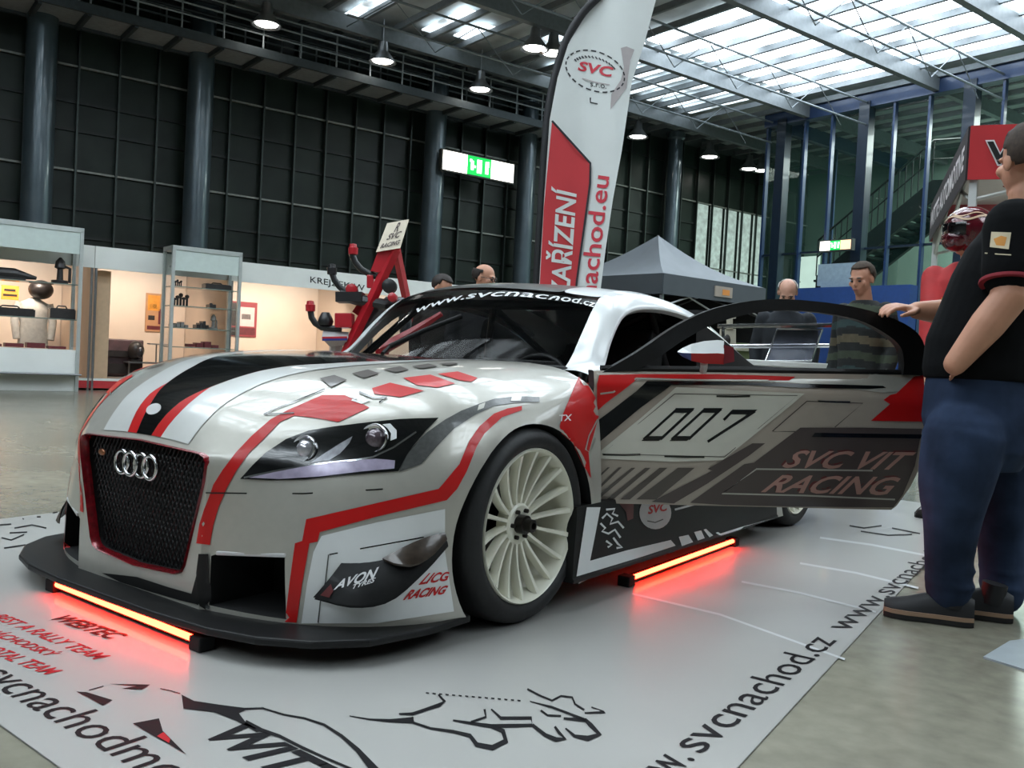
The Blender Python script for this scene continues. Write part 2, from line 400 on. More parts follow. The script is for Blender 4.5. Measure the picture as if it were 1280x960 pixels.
# ---- side skirt (sill board with its stickers), both sides
def skirt(s):
    m = MB(); P = [(.930, .350), (.936, .30), (.944, .18), (.950, .118), (.956, .112), (.956, .102), (.88, .102), (.88, .350)]
    rows = []
    for y, k in ((.30, 1), (.40, 1), (.8, 1), (1.4, 1), (2.0, 1), (2.13, 1)):
        rows.append([V((s*x, y if y > .36 else .20+.04*(z-.10)/.25, z)) for x, z in P])
    m.rings(rows); return m
sk = skirt(1); skm = sk.mesh('s', [CARBON]); Ls = Lay(bvh_of(skm), .002); Ls2 = Lay(Ls.b, .0035)
SD = MB()
patch(SD, Ls, [(733, 634), (750, 634), (747, 650), (737, 701), (782.5, 688), (838, 675), (844, 682), (803, 695.5), (752, 711), (720, 720.5)], 1, 6)
for q in ([(848, 671), (860, 668.5), (866, 678), (852, 683)], [(867, 665), (876, 663), (880.5, 673), (872, 676)], [(879, 662), (882, 661), (891, 669.5), (886.5, 672)], [(894, 666), (897, 665), (902, 668), (899, 669)]): patch(SD, Ls, q, 1, 5)
stroke(SD, Ls, [(900, 668.5), (925, 660.5), (950, 653.5), (971, 648)], 2.2, 1)
LION = [[(757, 637), (768, 636), (765, 642), (772, 645)], [(752, 648), (758, 642), (765, 648), (762, 655), (772, 652), (779, 660)], [(750, 654), (756, 660), (752, 664), (760, 667), (768, 662), (775, 672)], [(757, 676), (764, 681), (759, 684)], [(766, 672), (772, 680), (777, 684), (770, 685)]]
for l in LION: stroke(SD, Ls, l, 2.6, 1)
patch(SD, Ls, [(770, 625), (792, 622), (791, 648), (784, 651), (782, 640)], 3, 5)
patch(SD, Ls, [(818.6+20*cos(a*pi/12), 641+20.5*sin(a*pi/12)) for a in range(24)], 2, 5)
write(SD, Ls2, 'SVC', [(809, 643), (834, 638), (833, 628), (809, 632)], 4, .2, .03)
stroke(SD, Ls2, [(808, 651), (818, 653), (828, 649)], 1.4, 5)
stroke(SD, Ls, [(843, 637), (858, 633), (876, 628)], 2.5, 2)
skl = with_decals(skm, 'side_skirt', SD, [CARBON, WHITE, PGREY, PINK, RED, TAUPE], car)
r = skirt(-1).build('side_skirt', [CARBON], car, 35)

# ---- front splitter
m = MB(); H = [(0, -.885), (.26, -.884), (.48, -.866), (.63, -.825), (.76, -.745), (.85, -.63), (.893, -.44), (.895, -.26), (.86, -.25)]
pl = [(x, y) for x, y in H]+[(-x, y) for x, y in H[:0:-1]]
m.slab([(x, y, .058) for x, y in pl], (0, 0, .022)); m.build('front_splitter', [CARBON], car, None, .006)

# ---- grille
m = MB(); zz = []
def gin(x, z): return inside((x, z), GRP)
for sg in (1, -1):                                  # diamond mesh
    for k in range(-34, 35):
        run = []
        for i in range(121):
            z = .145+i*.0033; x = k*.0205+sg*(z-.34)*.62
            if gin(x, z): run.append((x, -.742-.003*sg, z))
            elif run: break
        if len(run) > 2: m.tube([run[0], run[-1]], .0024, 4)
grille = m.build('radiator_grille', [mat('grille_mesh', (10, 10, 11), .45, 0, .05, .2, spec=.3)], car)
def bev(k): return [(x*k, .34+(z-.34)*k) for x, z in GRP]
fr = MB(); fr.rings([[V((x, y, z)) for x, z in bev(k)] for k, y in ((.985, -.76), (.996, -.782), (1.012, -.788), (1.028, -.780), (1.03, -.76))], 0, False, True)
fr.build('grille_frame', [mat('red_chrome', (120, 12, 24), .25, .3, .6, .4, 50)], grille, 50)
bd = MB()
for k in range(4):
    cx = -.078+k*.052
    bd.tube([(cx+.035*cos(a*pi/16), -.790-.004*(k % 2), .455+.035*sin(a*pi/16)) for a in range(32)], .0062, 8, 0, True)
bd.build('badge', [CHROME], grille, 180)
pb = MB(); pb.ball((-.215, -.778, .470), (.02, .006, .011), 14, 8); pb.build('emblem', [mat('copper_badge', (150, 100, 70), .3, .6, 0, .2, 90)], grille, 180)
# intake mesh lip
for s in (1, -1):
    m = MB(); m.hexa([V((s*a, b, z)) for a, b, z in ((.372, -.768, .240), (.578, -.695, .258), (.578, -.66, .258), (.372, -.73, .240))], [V((s*a, b, z)) for a, b, z in ((.372, -.768, .252), (.578, -.695, .270), (.578, -.66, .270), (.372, -.73, .252))])
    m.build('intake_vane', [PGREY], car, None, .003)

# ---- head lamps
HL = [(301, 598.6), (316, 582), (333, 566), (358, 549.5), (386, 539), (420, 533.5), (460, 528.5), (500, 524.5), (548, 523), (532, 539), (518, 556), (509, 568), (498, 589), (465, 591.5), (420, 595.5), (381, 599.5), (340, 600.5)]
hp = MB(); La = Lay(bb, .004); patch(hp, La, HL, 0, 6); patch(hp, Lay(bb, .0055), [(312, 597), (350, 589), (395, 581), (440, 576), (470, 574), (494, 576), (493, 586), (450, 590), (400, 596), (350, 599)], 1, 6)
stroke(hp, Lay(bb, .006), [(306, 597), (350, 588), (400, 580), (445, 575.5), (466, 572), (492, 560), (520, 541)], 2.2, 2)
patch(hp, Lay(bb, .0055), [(389, 579), (405, 568), (424, 556), (441, 546), (437, 555), (425, 568), (412, 576)], 3, 5)
lens = []
for (px, py), rr in (((381, 561), .036), ((468, 548), .040)):
    p = Lay(bb, 0)((px, py)); nr = bb.find_nearest(p)[1].normalized(); fw = V((.25, -.9, .2)).normalized()
    lens.append((p, fw, rr))
for s in (1, -1):
    k = MB(); k.merge(hp)
    if s < 0:
        for p in k.v: p.x = -p.x
    o = k.build('headlight', [BLACK, DRL, CHROME, mat('lamp_reflector', (150, 150, 156), .25, .5, .4, .3, 40)], car, 60, fix=False)
    for i, (p, fw, rr) in enumerate(lens):
        if s < 0: p = p-fw*.022
        q = V((p.x*s, p.y, p.z)); f2 = V((fw.x*s, fw.y, fw.z)); lm = MB()
        lm.lathe([(-.03, rr*.9), (.004, rr*1.08), (.010, rr*1.0), (.004, rr*.86)], q, f2, 28, 1)
        lm.ball(q-f2*rr*.35, rr*.86, 24, 14, 0)
        lm.build('lens', [LENSG if i == 0 else mat('projector_glass', (92, 80, 88), .08, .3, .8, .5, 60), CHROME], o, 50)
    if s > 0:
        cr = MB(); patch(cr, Lay(bb, .008), [(478, 532), (488, 531), (496, 539), (496, 549), (488, 552), (489, 543), (484, 536)], 0, 4)
        cr.build('indicator', [WHITE], o, None, fix=False)

# ---- canards (dive planes) on the bumper corners
Lb = Lay(bb, -.003)
def cpt(px, py, out): p = Lb((px, py)); return p - ray(px, py).normalized()*out
inn = [cpt(430, 699, 0), cpt(465, 699, 0), cpt(500, 691, 0), cpt(532, 679, 0), cpt(557, 670, 0)]
out = [cpt(391, 747, .03), cpt(440, 758, .06), cpt(487, 750, .06), cpt(530, 714, .045), cpt(560, 681, .02)]
inn = spl(inn, 14); out = spl(out, 14)
rows = [[a+(b-a)*t - V((.7, -.6, 0))*(-.012*sin(pi*t)) for t in [i/8 for i in range(9)]] for a, b in zip(inn, out)]
cm = MB(); cm.grid(rows, 0); cme = cm.mesh('c', [CARBON]); Lc = Lay(bvh_of(cme), .0035)
cd = MB(); write(cd, Lc, 'AVON', [(417, 738), (471, 723), (474, 709), (420, 727)], 1, .35, .03); write(cd, Lc, 'TYRES', [(440, 737), (468, 728), (470, 722), (442, 731)], 1, .2, .03)
patch(cd, Lc, [(401, 744), (414, 730), (417, 739), (412, 747)], 2, 4)
for s in (1, -1):
    k = MB(); k.grid(rows, 0); k.grid([[p+V((0, .004, -.006)) for p in r] for r in rows], 0)
    if s > 0: k.merge(cd)
    else:
        for p in k.v: p.x = -p.x
    k.build('canard', [CARBON, PGREY, MSH], car, 60, fix=False)
    up = MB(); A = spl([cpt(478, 698, .012), cpt(508, 682, .02), cpt(535, 671, .018), cpt(557, 666, .008)], 8); B = spl([cpt(492, 704, .05), cpt(516, 706, .06), cpt(540, 693, .05), cpt(559, 672, .02)], 8)
    if s > 0: up.rings([[a, b, b+V((0, .003, -.006)), a+V((0, .003, -.006))] for a, b in zip(A, B)])
    else: up.rings([[V((-q.x, q.y, q.z)) for q in (a, b, b+V((0, .003, -.006)), a+V((0, .003, -.006)))] for a, b in zip(A, B)])
    up.build('canard', [mat('bronze_carbon', (58, 48, 40), .35, .1, .4, .3, 60)], car, 60)

# ---- roof, pillars and glass
ARI = spl([(.625, .50, .795), (.605, .63, .812), (.588, .76, .945), (.560, .90, 1.075), (.535, 1.02, 1.128), (.52, 1.20, 1.158), (.515, 1.45, 1.160), (.50, 1.78, 1.128), (.48, 2.10, 1.065), (.45, 2.45, .955), (.43, 2.78, .835)], 40)
ARO = spl([(.765, .60, .775), (.722, .735, .812), (.690, .835, .915), (.665, .95, 1.01), (.652, 1.06, 1.055), (.645, 1.22, 1.078), (.645, 1.45, 1.082), (.65, 1.72, 1.055), (.66, 2.0, .985), (.68, 2.28, .89), (.70, 2.5, .825)], 40)
rf = MB()
for s in (1, -1):
    rows = []
    for a, b in zip(ARI, ARO):
        mid = (a+b)/2+V((.012, -.004, .016)); pts = spl([a, mid, b], 7); pts.append(b+V((-.03, .015, -.012))); rows.append([V((s*p.x, p.y, p.z)) for p in pts])
    rf.grid(rows, 0)
    arch = [[V((s*(a.x*.35+b.x*.65+.006), a.y*.35+b.y*.65, a.z*.35+b.z*.65+.007)), V((s*(a.x*.18+b.x*.82+.004), a.y*.18+b.y*.82, a.z*.18+b.z*.82+.005))] for a, b in list(zip(ARI, ARO))[13:34]]
    rf.grid(arch, 3)
    # rear quarter
    rf.grid([[V((s*(p.x+(.02)*t), p.y-.02*t, p.z+(.82-p.z)*t)) for t in (0, .5, 1)] for p in ARO[27:]], 2)
wt = [V((.548*sin(t*pi/2*1.0) if False else .548*t, .815+.135*t*t, 1.098+.0*t)) for t in [i/10 for i in range(11)]]
def across(y, zc, x, z, n=15): return [V((x*t, y, zc+(z-zc)*t*t)) for t in [i/(n-1)*2-1 for i in range(n)]]
roofrows = []
hdr = [V((.553*t, .838+.114*t*t, 1.141-.035*t*t)) for t in [i/7-1 for i in range(15)]]
roofrows.append(hdr)
roofrows.append([V((.545*t, .885+.10*t*t, 1.160-.040*t*t)) for t in [i/7-1 for i in range(15)]])
roofrows.append([V((.532*t, .96+.08*t*t, 1.175-.044*t*t)) for t in [i/7-1 for i in range(15)]])
for y, zc in ((1.12, 1.186), (1.3, 1.192), (1.5, 1.188), (1.75, 1.162), (1.95, 1.125)):
    p = min(ARI, key=lambda q: abs(q.y-y)); roofrows.append(across(y, zc, p.x+.004, p.z+.001))
cols = []
for r in roofrows: cols.append(r)
rf.grid([r[:3] for r in cols], 0); rf.grid([r[2:13] for r in cols], 1); rf.grid([r[12:] for r in cols], 0)
roof = rf.build('roof', [WHITE, DGREY, CAVITY, STEEL], car, 50, sub=1)
# windscreen
cen = [V((0, .25, .818)), V((0, .53, .975)), V((0, .82, 1.127))]
edge = [V((.605, .63, .808)), V((.590, .775, .950)), V((.556, .925, 1.092))]
wrows = []
for i in range(13):
    t = i/12; c0 = crom(cen, 2*t); e0 = crom(edge, 2*t); row = []
    for k in range(25):
        u = k/12-1; row.append(V((e0.x*u, c0.y+(e0.y-c0.y)*abs(u)**2.0, c0.z+(e0.z-c0.z)*u*u)))
    wrows.append(row)
wm = MB(); wm.grid(wrows[:12], 0); wm.grid(wrows[11:], 1); wm.grid([r[:2] for r in wrows], 1)
wme = wm.mesh('w', [BLACK]); Lw = Lay(bvh_of(wme), .003)
WD = MB(); WD.v = [p for p in wm.v]; WD.f = list(wm.f); WD.m = list(wm.m)
write_path(WD, Lw, 'www.svcnachod.cz', [(520, 392), (553, 381), (590, 373.5), (640, 371), (690, 375.5), (722, 380), (744, 385)], (1, -8.0), 2, .25, .012)
WD.build('windshield', [glass('windscreen_glass', (8, 9, 10), .68, .04), BLACK, WHITE], car, 60, fix=False)
m = MB(); m.tube([(-.10, .38, .855), (-.02, .50, .93), (.06, .64, 1.0)], .011, 8); m.tube([(-.06, .30, .825), (-.10, .38, .855)], .008, 8); m.build('wiper', [CARBON], car, 60)
# glazing round the back
m = MB(); rows = [across(min(ARI, key=lambda q: abs(q.y-y)).y, zc, min(ARI, key=lambda q: abs(q.y-y)).x, min(ARI, key=lambda q: abs(q.y-y)).z) for y, zc in ((1.95, 1.122), (2.2, 1.06), (2.5, .955), (2.78, .838))]
m.grid(rows); m.build('rear_window', [BLACK], car, 60)
m = MB(); m.grid([[V((-p.x, p.y, p.z)), V((-p.x-.03, p.y-.02, .815))] for p in ARO[2:34]]); m.build('side_window', [glass('side_glass', (10, 14, 14), .7)], car, 60)
# cabin
m = MB(); m.box((0, .50, .79), (1.26, .24, .05)); m.box((.35, .66, .80), (.34, .12, .06)); m.build('dashboard', [CAVITY], car, None, .015)
for x in (.34, -.34):
    m = MB(); m.box((x, 1.12, .42), (.44, .46, .14), None, 0, .9); m.hexa([(x-.22, 1.30, .40), (x+.22, 1.30, .40), (x+.22, 1.46, .40), (x-.22, 1.46, .40)], [(x-.17, 1.52, 1.0), (x+.17, 1.52, 1.0), (x+.17, 1.60, 1.0), (x-.17, 1.60, 1.0)])
    for s in (-1, 1): m.hexa([(x+s*.22, 1.22, .5), (x+s*.25, 1.22, .5), (x+s*.25, 1.44, .5), (x+s*.22, 1.44, .5)], [(x+s*.17, 1.36, .92), (x+s*.21, 1.36, .92), (x+s*.21, 1.58, .92), (x+s*.17, 1.58, .92)])
    if x > 0: m.build('seat', [CAVITY], car, None, .02)
m = MB(); m.tube([(.35+.165*cos(a*pi/12), .80+.03*sin(a*pi/12), .70+.15*sin(a*pi/12)) for a in range(24)], .014, 8, 0, True); m.tube([(.35, .80, .70), (.35, .62, .72)], .03, 10)
m.box((.35, .80, .70), (.3, .02, .04)); m.build('steering_wheel', [CARBON], car, 60)
m = MB()
for s in (1, -1):
    m.tube([(s*.62, .66, .40), (s*.62, .74, .80), (s*.50, 1.02, 1.08), (s*.47, 1.55, 1.11), (s*.55, 1.62, .8), (s*.57, 1.64, .36)], .02, 8)
    m.tube([(s*.47, 1.55, 1.10), (s*.52, 2.2, .84)], .02, 8)
m.tube([(-.47, 1.55, 1.11), (.47, 1.55, 1.11)], .02, 8); m.tube([(-.5, 1.02, 1.08), (.5, 1.02, 1.08)], .02, 8); m.tube([(-.55, 1.63, .6), (.46, 1.56, 1.08)], .02, 8)
m.build('roll_cage', [CARBON], car, 60)
m = MB(); m.box((.33, 1.86, .95), (.62, .04, .34)); m.build('bulkhead', [CAVITY], car)

# ---- wheels
def wheel(xo, y, s, R=.3126, rr=.2446):
    c = V((s*xo, y, R)); ax = V((s, 0, 0)); rim = MB()
    rim.lathe([(-.24, rr*.93), (-.14, rr*.90), (-.05, rr*.91), (-.016, rr*.945), (-.004, rr*.965), (0, rr*.985), (-.004, rr), (-.02, rr*1.005), (-.24, rr*1.0)], c, ax, 72, 0, True)
    rim.lathe([(-.085, .02), (-.05, .03), (-.046, .058), (-.052, .066), (-.09, .07)], c, ax, 40, 0, True)
    for k in range(18):
        a = 2*pi*k/18+.1; rad = V((0, cos(a), sin(a))); tan = V((0, -sin(a), cos(a))); rg = []
        for t in [i/6 for i in range(7)]:
            r0 = .055+(rr*.95-.055)*t; d = -.056+.045*t**1.6; w = .0105-.003*sin(pi*t)+.003*t; p = c+rad*r0
            rg.append([p+ax*(d+.004)-tan*w*.5, p+ax*(d+.004)+tan*w*.5, p+ax*(d-.008)+tan*w*.75, p+ax*(d-.028)+tan*w*.5, p+ax*(d-.028)-tan*w*.5, p+ax*(d-.008)-tan*w*.75])
        rim.rings(rg)
    o = rim.build('wheel', [RIMW], car, 40)
    t = MB(); t.lathe([(-.25, rr*1.0), (-.252, rr*1.1), (-.235, R*.965), (-.215, R*.99), (-.13, R), (-.045, R*.992), (-.02, R*.975), (-.004, R*.94), (.006, R*.89), (.004, rr*1.06), (-.008, rr*1.005), (-.02, rr*.99)], c, ax, 96, 0, True)
    t.build('tire', [RUBBER], o, 40)
    h = MB(); h.lathe([(-.07, .001), (-.07, .03), (-.022, .030), (-.02, .022), (.004, .020), (.006, .012), (-.01, .010), (-.01, .001)], c, ax, 24)
    for k in range(6): a = k*pi/3; h.lathe([(-.05, .007), (-.036, .007), (-.035, .001)], c+V((0, .046*cos(a), .046*sin(a))), ax, 8)
    h.build('hub', [mat('hub_dark', (48, 45, 42), .35, .7, 0, .2)], o, 40)
    d = MB(); d.lathe([(-.17, .06), (-.17, .165), (-.14, .165), (-.14, .06)], c, ax, 40, 0, True); d.build('brake_disc', [mat('disc_steel', (70, 66, 62), .4, .8, 0, .1)], o, 40)
for y in (0, 2.54):
    for s in (1, -1): wheel(.917, y, s)

# ---- the open driver door
DH = V((.87, .41, 0)); DE = V((.69, .723, 0)).normalized(); DN = V((DE.y, -DE.x, 0))
def dp(u, z, o=0.): return DH+DE*u+V((0, 0, z))+DN*o
def dbulge(u, z): return .035*(1-((z-.56)/.30)**2)*1.0-.035 + .012*(1-abs(z-.76)/.05 if abs(z-.76) < .05 else 0)
ZS = [.335, .35, .42, .50, .58, .66, .72, .75, .765, .785, .81, 1.0]
def zsill(u): return .803+.045*u/1.2
def uend(z): return 1.195+.10*min(1, max(0, (z-.335)/.16))**.7 + .012*(z-.5)
rows = []
for z in ZS:
    row = []
    for i in range(25):
        t = i/24
        zz = z if z < .9 else None
        zt = zz if zz is not None else 0
        u = t*uend(min(z, .83)); f = (z-.335)/(.81-.335); zt = .335+(zsill(u)-.335)*f if z < .9 else zsill(u)+.004
        row.append(dp(u, zt, dbulge(u, zt)-(.02 if z > .9 else 0)))
    rows.append(row)
dm = MB(); dm.grid(rows)
dme = dm.mesh('d', [BEIGE]); db = bvh_of(dme); Ld = Lay(db, .002); Ld2 = Lay(db, .0032); Ld3 = Lay(db, .0044)
K = MB(); K.merge(dm)
inr = [[p-DN*(.075 if 0 < j < len(rows)-1 else .05) for p in r] for j, r in enumerate(rows)]
K.grid([[p for p in r] for r in inr], 1)
for j in range(len(rows)-1):
    for e in (0, -1): K.add([rows[j][e], rows[j+1][e], inr[j+1][e], inr[j][e]], [(0, 1, 2, 3)], 1)
for i in range(24):
    for e in (0, -1): K.add([rows[e][i], rows[e][i+1], inr[e][i+1], inr[e][i]], [(0, 1, 2, 3)], 1 if e == 0 else 0)
# vinyl on the door: 2 silver 3 red 4 black 5 pale panel 6 brown 7 letters 8 letter shadow 9 taupe
patch(K, Ld, [(744, 464), (852, 464), (1000, 466), (1155, 467), (1150, 486), (1105, 491), (985, 478), (860, 476), (752, 476)], 2, 8)
patch(K, Ld2, [(749, 469), (800, 468), (900, 468), (994, 471), (986, 476), (900, 475), (860, 474), (798, 473), (757, 504), (746, 514), (746, 480)], 3, 6)
stroke(K, Ld3, [(750, 492), (766, 490), (795, 473.5), (860, 475.5), (960, 476)], 2.2, 2)
patch(K, Ld2, [(808, 477), (860, 477), (960, 479), (1050, 481), (1103, 482.5), (1107, 485), (1085, 486.5), (1000, 485), (930, 481.5), (839, 481.5), (800, 510), (752, 550), (738, 562), (738, 532), (760, 516), (795, 489)], 4, 7)
patch(K, Ld2, [(845, 484), (1005, 492), (990, 505), (903, 575), (840, 577), (748, 573), (746, 567), (800, 523)], 5, 8)
for a in ([(843, 492), (752, 567), (905, 571), (996, 494.5), (843, 492)],): stroke(K, Ld3, a, 1.1, 9)
stroke(K, Ld3, [(895, 495), (917, 495.5), (937, 495)], 2.4, 4); stroke(K, Ld3, [(830, 570), (858, 571), (880, 571)], 2.4, 4); stroke(K, Ld3, [(753, 568), (780, 568.5), (800, 568)], 2.4, 4)
# 007
def zero(x): patch(K, Ld3, [(x+43, 510), (x+67, 510), (x+60, 516), (x+42, 516)], 4, 5); patch(K, Ld3, [(x, 551), (x+8, 545), (x+30, 545), (x+22, 551)], 4, 5); stroke(K, Ld3, [(x+44, 512), (x+3, 549)], 3.0, 4); stroke(K, Ld3, [(x+65, 511), (x+24, 549)], 3.2, 4)
zero(801); zero(836)
patch(K, Ld3, [(915, 512), (946, 512), (940, 518), (911, 518)], 4, 5); stroke(K, Ld3, [(943, 514), (884, 552)], 3.4, 4); stroke(K, Ld3, [(915, 514), (904, 525)], 3.2, 4)
# outlined field, red corner, brown lower field
stroke(K, Ld2, [(1008, 501.5), (1078, 504), (1043, 534)], 1.3, 9); stroke(K, Ld2, [(1008, 501.5), (965, 539), (996, 539.5)], 1.3, 9); stroke(K, Ld3, [(1022, 501.5), (1045, 502.5), (1062, 502.5)], 2.0, 4)
patch(K, Ld2, [(1145, 468), (1160, 468), (1163, 520), (1158, 527), (1088, 526), (1112, 505), (1104, 500), (1112, 494), (1120, 492)], 3, 7)
patch(K, Ld2, [(1000, 534.5), (1080, 534.5), (1152, 536), (1143, 582), (1128, 618), (1116, 634), (1000, 633), (905, 631), (862, 628), (930, 580), (942, 578)], 6, 8)
patch(K, Ld3, [(1018, 541), (1152, 543), (1150, 548), (1014, 546)], 4, 7)
patch(K, Ld2, [(940, 554), (956, 554), (935, 570), (884, 604), (842, 629), (814, 627), (890, 588), (884, 586)], 6, 7)
for x, w in ((762, 3), (777, 4), (794, 5), (813, 7), (834, 10), (868, 21)):
    dx = 38 if x > 770 else 20
    patch(K, Ld2, [(x-w, 584), (x, 584), (x-dx-w*.2, 584+dx*.98), (x-dx-w*1.35, 584+dx*.98)] if x < 780 else [(x-w, 584.5), (x, 584.5), (x-46-w*.1, 624), (x-46-w*1.3, 624)], 9, 6)
stroke(K, Ld3, [(1090, 588), (945, 586), (902, 616.5), (1005, 619), (1118, 624)], 2.0, 2)
write(K, Ld2, 'SVC VIT', [(974, 583), (1128, 586), (1144, 563), (985, 561)], 8, .35, .035); write(K, Ld3, 'SVC VIT', [(976, 584.5), (1130, 587.5), (1145, 565), (987, 562.5)], 7, .35, .02)
write(K, Ld2, 'RACING', [(948, 613), (1114, 617), (1125, 594), (965, 591.5)], 8, .35, .035); write(K, Ld3, 'RACING', [(950, 615), (1116, 619), (1126, 596), (967, 593)], 7, .35, .02)
door = K.build('door', [BEIGE, CAVITY, SILVER, RED, BLACK, LBEIG, BROWN, MAROON, MSH, TAUPE], car, 40, fix=False)
# frame round the door glass
OUT = [(.03, .80), (.16, .882), (.303, .985), (.45, 1.056), (.633, 1.097), (.82, 1.103), (1.015, 1.088), (1.17, 1.052), (1.265, 1.0), (1.30, .92), (1.30, .85)]
INN = [(.16, .815), (.24, .868), (.34, .94), (.46, 1.005), (.633, 1.053), (.82, 1.063), (1.0, 1.045), (1.12, 1.0), (1.185, .955), (1.205, .90), (1.205, .85)]
O = spl([(a, b, 0) for a, b in OUT], 41); I = spl([(a, b, 0) for a, b in INN], 41)
m = MB(); m.rings([[dp(a.x, a.y, -.02), dp(b.x, b.y, -.018), dp(b.x, b.y, -.055), dp(a.x, a.y, -.06)] for a, b in zip(O, I)])
m.tube([dp(.03, .815, -.04), dp(.6, .838, -.04), dp(1.3, .86, -.04)], .012, 6)
m.build('window_frame', [CARBON], door, 40)
m = MB(); bt = [V((u, zsill(u)+.0, 0)) for u in [.17+1.03*i/40 for i in range(41)]]
m.grid([[dp(b.x, b.y, -.036), dp(c.x, c.y, -.036)] for b, c in zip(I, bt)]); m.build('window_glass', [glass('door_glass', (30, 33, 34), .88)], door, None, fix=False)
# mirror on the door
md = dep(dp(.40, .87, 0))-.09
P = lambda x, y, d=0.: W(x, y, md+d)
m = MB(); sec = []
for x, yt, yb, dd in ((847, 439, 441, .03), (853, 435, 446, .025), (864, 430, 451, .03), (880, 426.5, 454.5, .035), (897, 425, 455, .04), (905, 426, 455.5, .04)):
    sec.append([P(x, yt, -dd*.4), P(x, yt*.45+yb*.55, -dd), P(x, yb, -dd*.4), P(x, yb, dd), P(x, (yt+yb)/2, dd*1.6), P(x, yt, dd)])
for i in range(len(sec)-1):
    for k in range(6):
        mi = 0 if k in (0, 4, 5) else 1
        if i < 2 and k in (1,): mi = 2
        m.add([sec[i][k], sec[i][(k+1) % 6], sec[i+1][(k+1) % 6], sec[i+1][k]], [(0, 1, 2, 3)], mi)
m.hexa([P(904.5, 431, -.03), P(904.5, 455, -.03), P(904.5, 455, .05), P(904.5, 431, .05)], [P(917, 434, -.01), P(918, 452, -.01), P(918, 452, .06), P(917, 434, .06)], 5); m.add(sec[-1], [(0, 1, 2, 3, 4, 5)], 1); m.add(sec[0], [(0, 1, 2, 3, 4, 5)], 2)
m.tube([P(880, 453), W(880, 459, md+.04), dp(.40, .825, 0)], .013, 8, 3); m.ball(P(893, 436, -.016), (.011, .004, .012), 8, 6, 4, (RIGHT, DEEP, UP))
m.build('mirror', [WHITE, RED, BLUE, PGREY, BLACK, mat('mirror_maroon', (110, 22, 34), .35, 0, .3)], door, None)

# ---- glowing light bars on the floor under the car
LED = mat('red_led', (255, 60, 20), .4, 0, 0, .05, 12, 0, (255, 40, 22), 42)
def light_bar(a, b, label):
    a, b = V(a), V(b); t = (b-a).normalized(); r = thing('light_bar', label, 'light', (a+b)/2, 'red light bars under the car')
    m = MB(); m.tube([a-t*.03+V((0, 0, .008)), b+t*.03+V((0, 0, .008))], .016, 8); m.build('bar_body', [CAVITY], r, 50)
    m = MB(); m.tube([a, b], .013, 8); 
    off = (EYE-(a+b)/2); off.z = .0; off -= t*off.dot(t); off.normalize(); m2 = MB(); m2.tube([a+off*.012+V((0, 0, .012)), b+off*.012+V((0, 0, .012))], .0095, 8); m2.build('light_tube', [LED], r, 60)
    for p, s in ((a, -1), (b, 1)):
        m = MB(); m.box(p+t*s*.03+V((0, 0, .004)), (.05, .05, .04)); m.build('end_cap', [CAVITY], r, None, .004)
light_bar((-.345, -.825, .02), (.40, -.84, .02), 'red glowing light bar on the mat under the front splitter')
light_bar((.90, .70, .02), (.885, 1.70, .02), 'red glowing light bar on the mat under the side skirt below the open door')
# ================================================================== THE HALL
HB = V((-10.81, 4.79, 0)); HS = V((.285, .9585, 0)); HN = V((-.9585, .285, 0))
def H(s, t, z=0.): return HB+HS*s+HN*t+V((0, 0, z))
def onT(px, py, t): r = ray(px, py); k = (HB+HN*t-EYE).dot(HN)/r.dot(HN); return EYE+r*k
def onS(px, py, s): r = ray(px, py); k = (HB+HS*s-EYE).dot(HS)/r.dot(HS); return EYE+r*k
def onZ(px, py, z): return G(px, py, z)
HR = Matrix((HS, -HN, V((0, 0, 1)))).transposed()      # box axes: s, away from the left wall, up
def hbox(mb, s, t, z, ds, dt, dz, mi=0): return mb.box(H(s, t, z), (ds, dt, dz), HR, mi)
def solo(mb, name, mats, label, cat, loc, group=None, smooth=None, bevel=0., fix=True):
    loc = V(loc); me = mb.mesh(name, mats, loc, smooth, fix); o = bpy.data.objects.new(name, me); COL.objects.link(o); o.location = loc
    if bevel:
        b = o.modifiers.new('bevel', 'BEVEL'); b.width = bevel; b.segments = 2; b.limit_method = 'ANGLE'
    return tag(o, label, cat, group)

# concrete floor
def floor_mat():
    M = bpy.data.materials.new('polished_concrete'); M.use_nodes = True; nt = M.node_tree; b = nt.nodes['Principled BSDF']
    tc = nt.nodes.new('ShaderNodeTexCoord')
    def noise(sc, det): n = nt.nodes.new('ShaderNodeTexNoise'); n.inputs['Scale'].default_value = sc; n.inputs['Detail'].default_value = det; nt.links.new(tc.outputs['Object'], n.inputs['Vector']); return n
    a, c = noise(.9, 12), noise(14, 8)
    mx = nt.nodes.new('ShaderNodeMix'); mx.inputs[0].default_value = .4; nt.links.new(a.outputs['Fac'], mx.inputs[2]); nt.links.new(c.outputs['Fac'], mx.inputs[3])
    r = nt.nodes.new('ShaderNodeValToRGB'); r.color_ramp.elements[0].position = .28; r.color_ramp.elements[1].position = .74
    r.color_ramp.elements[0].color = lin((102, 99, 87))+(1,); r.color_ramp.elements[1].color = lin((152, 149, 133))+(1,)
    nt.links.new(mx.outputs[0], r.inputs[0]); nt.links.new(r.outputs[0], b.inputs['Base Color'])
    r2 = nt.nodes.new('ShaderNodeMapRange'); r2.inputs[3].default_value = .14; r2.inputs[4].default_value = .30; nt.links.new(mx.outputs[0], r2.inputs[0]); nt.links.new(r2.outputs[0], b.inputs['Roughness'])
    return M
m = MB(); m.add([H(-16, 6), H(-16, -28), H(27, -28), H(27, 6)], [(0, 1, 2, 3)]); o = m.build('floor', [floor_mat()], None, fix=False, kind='structure')
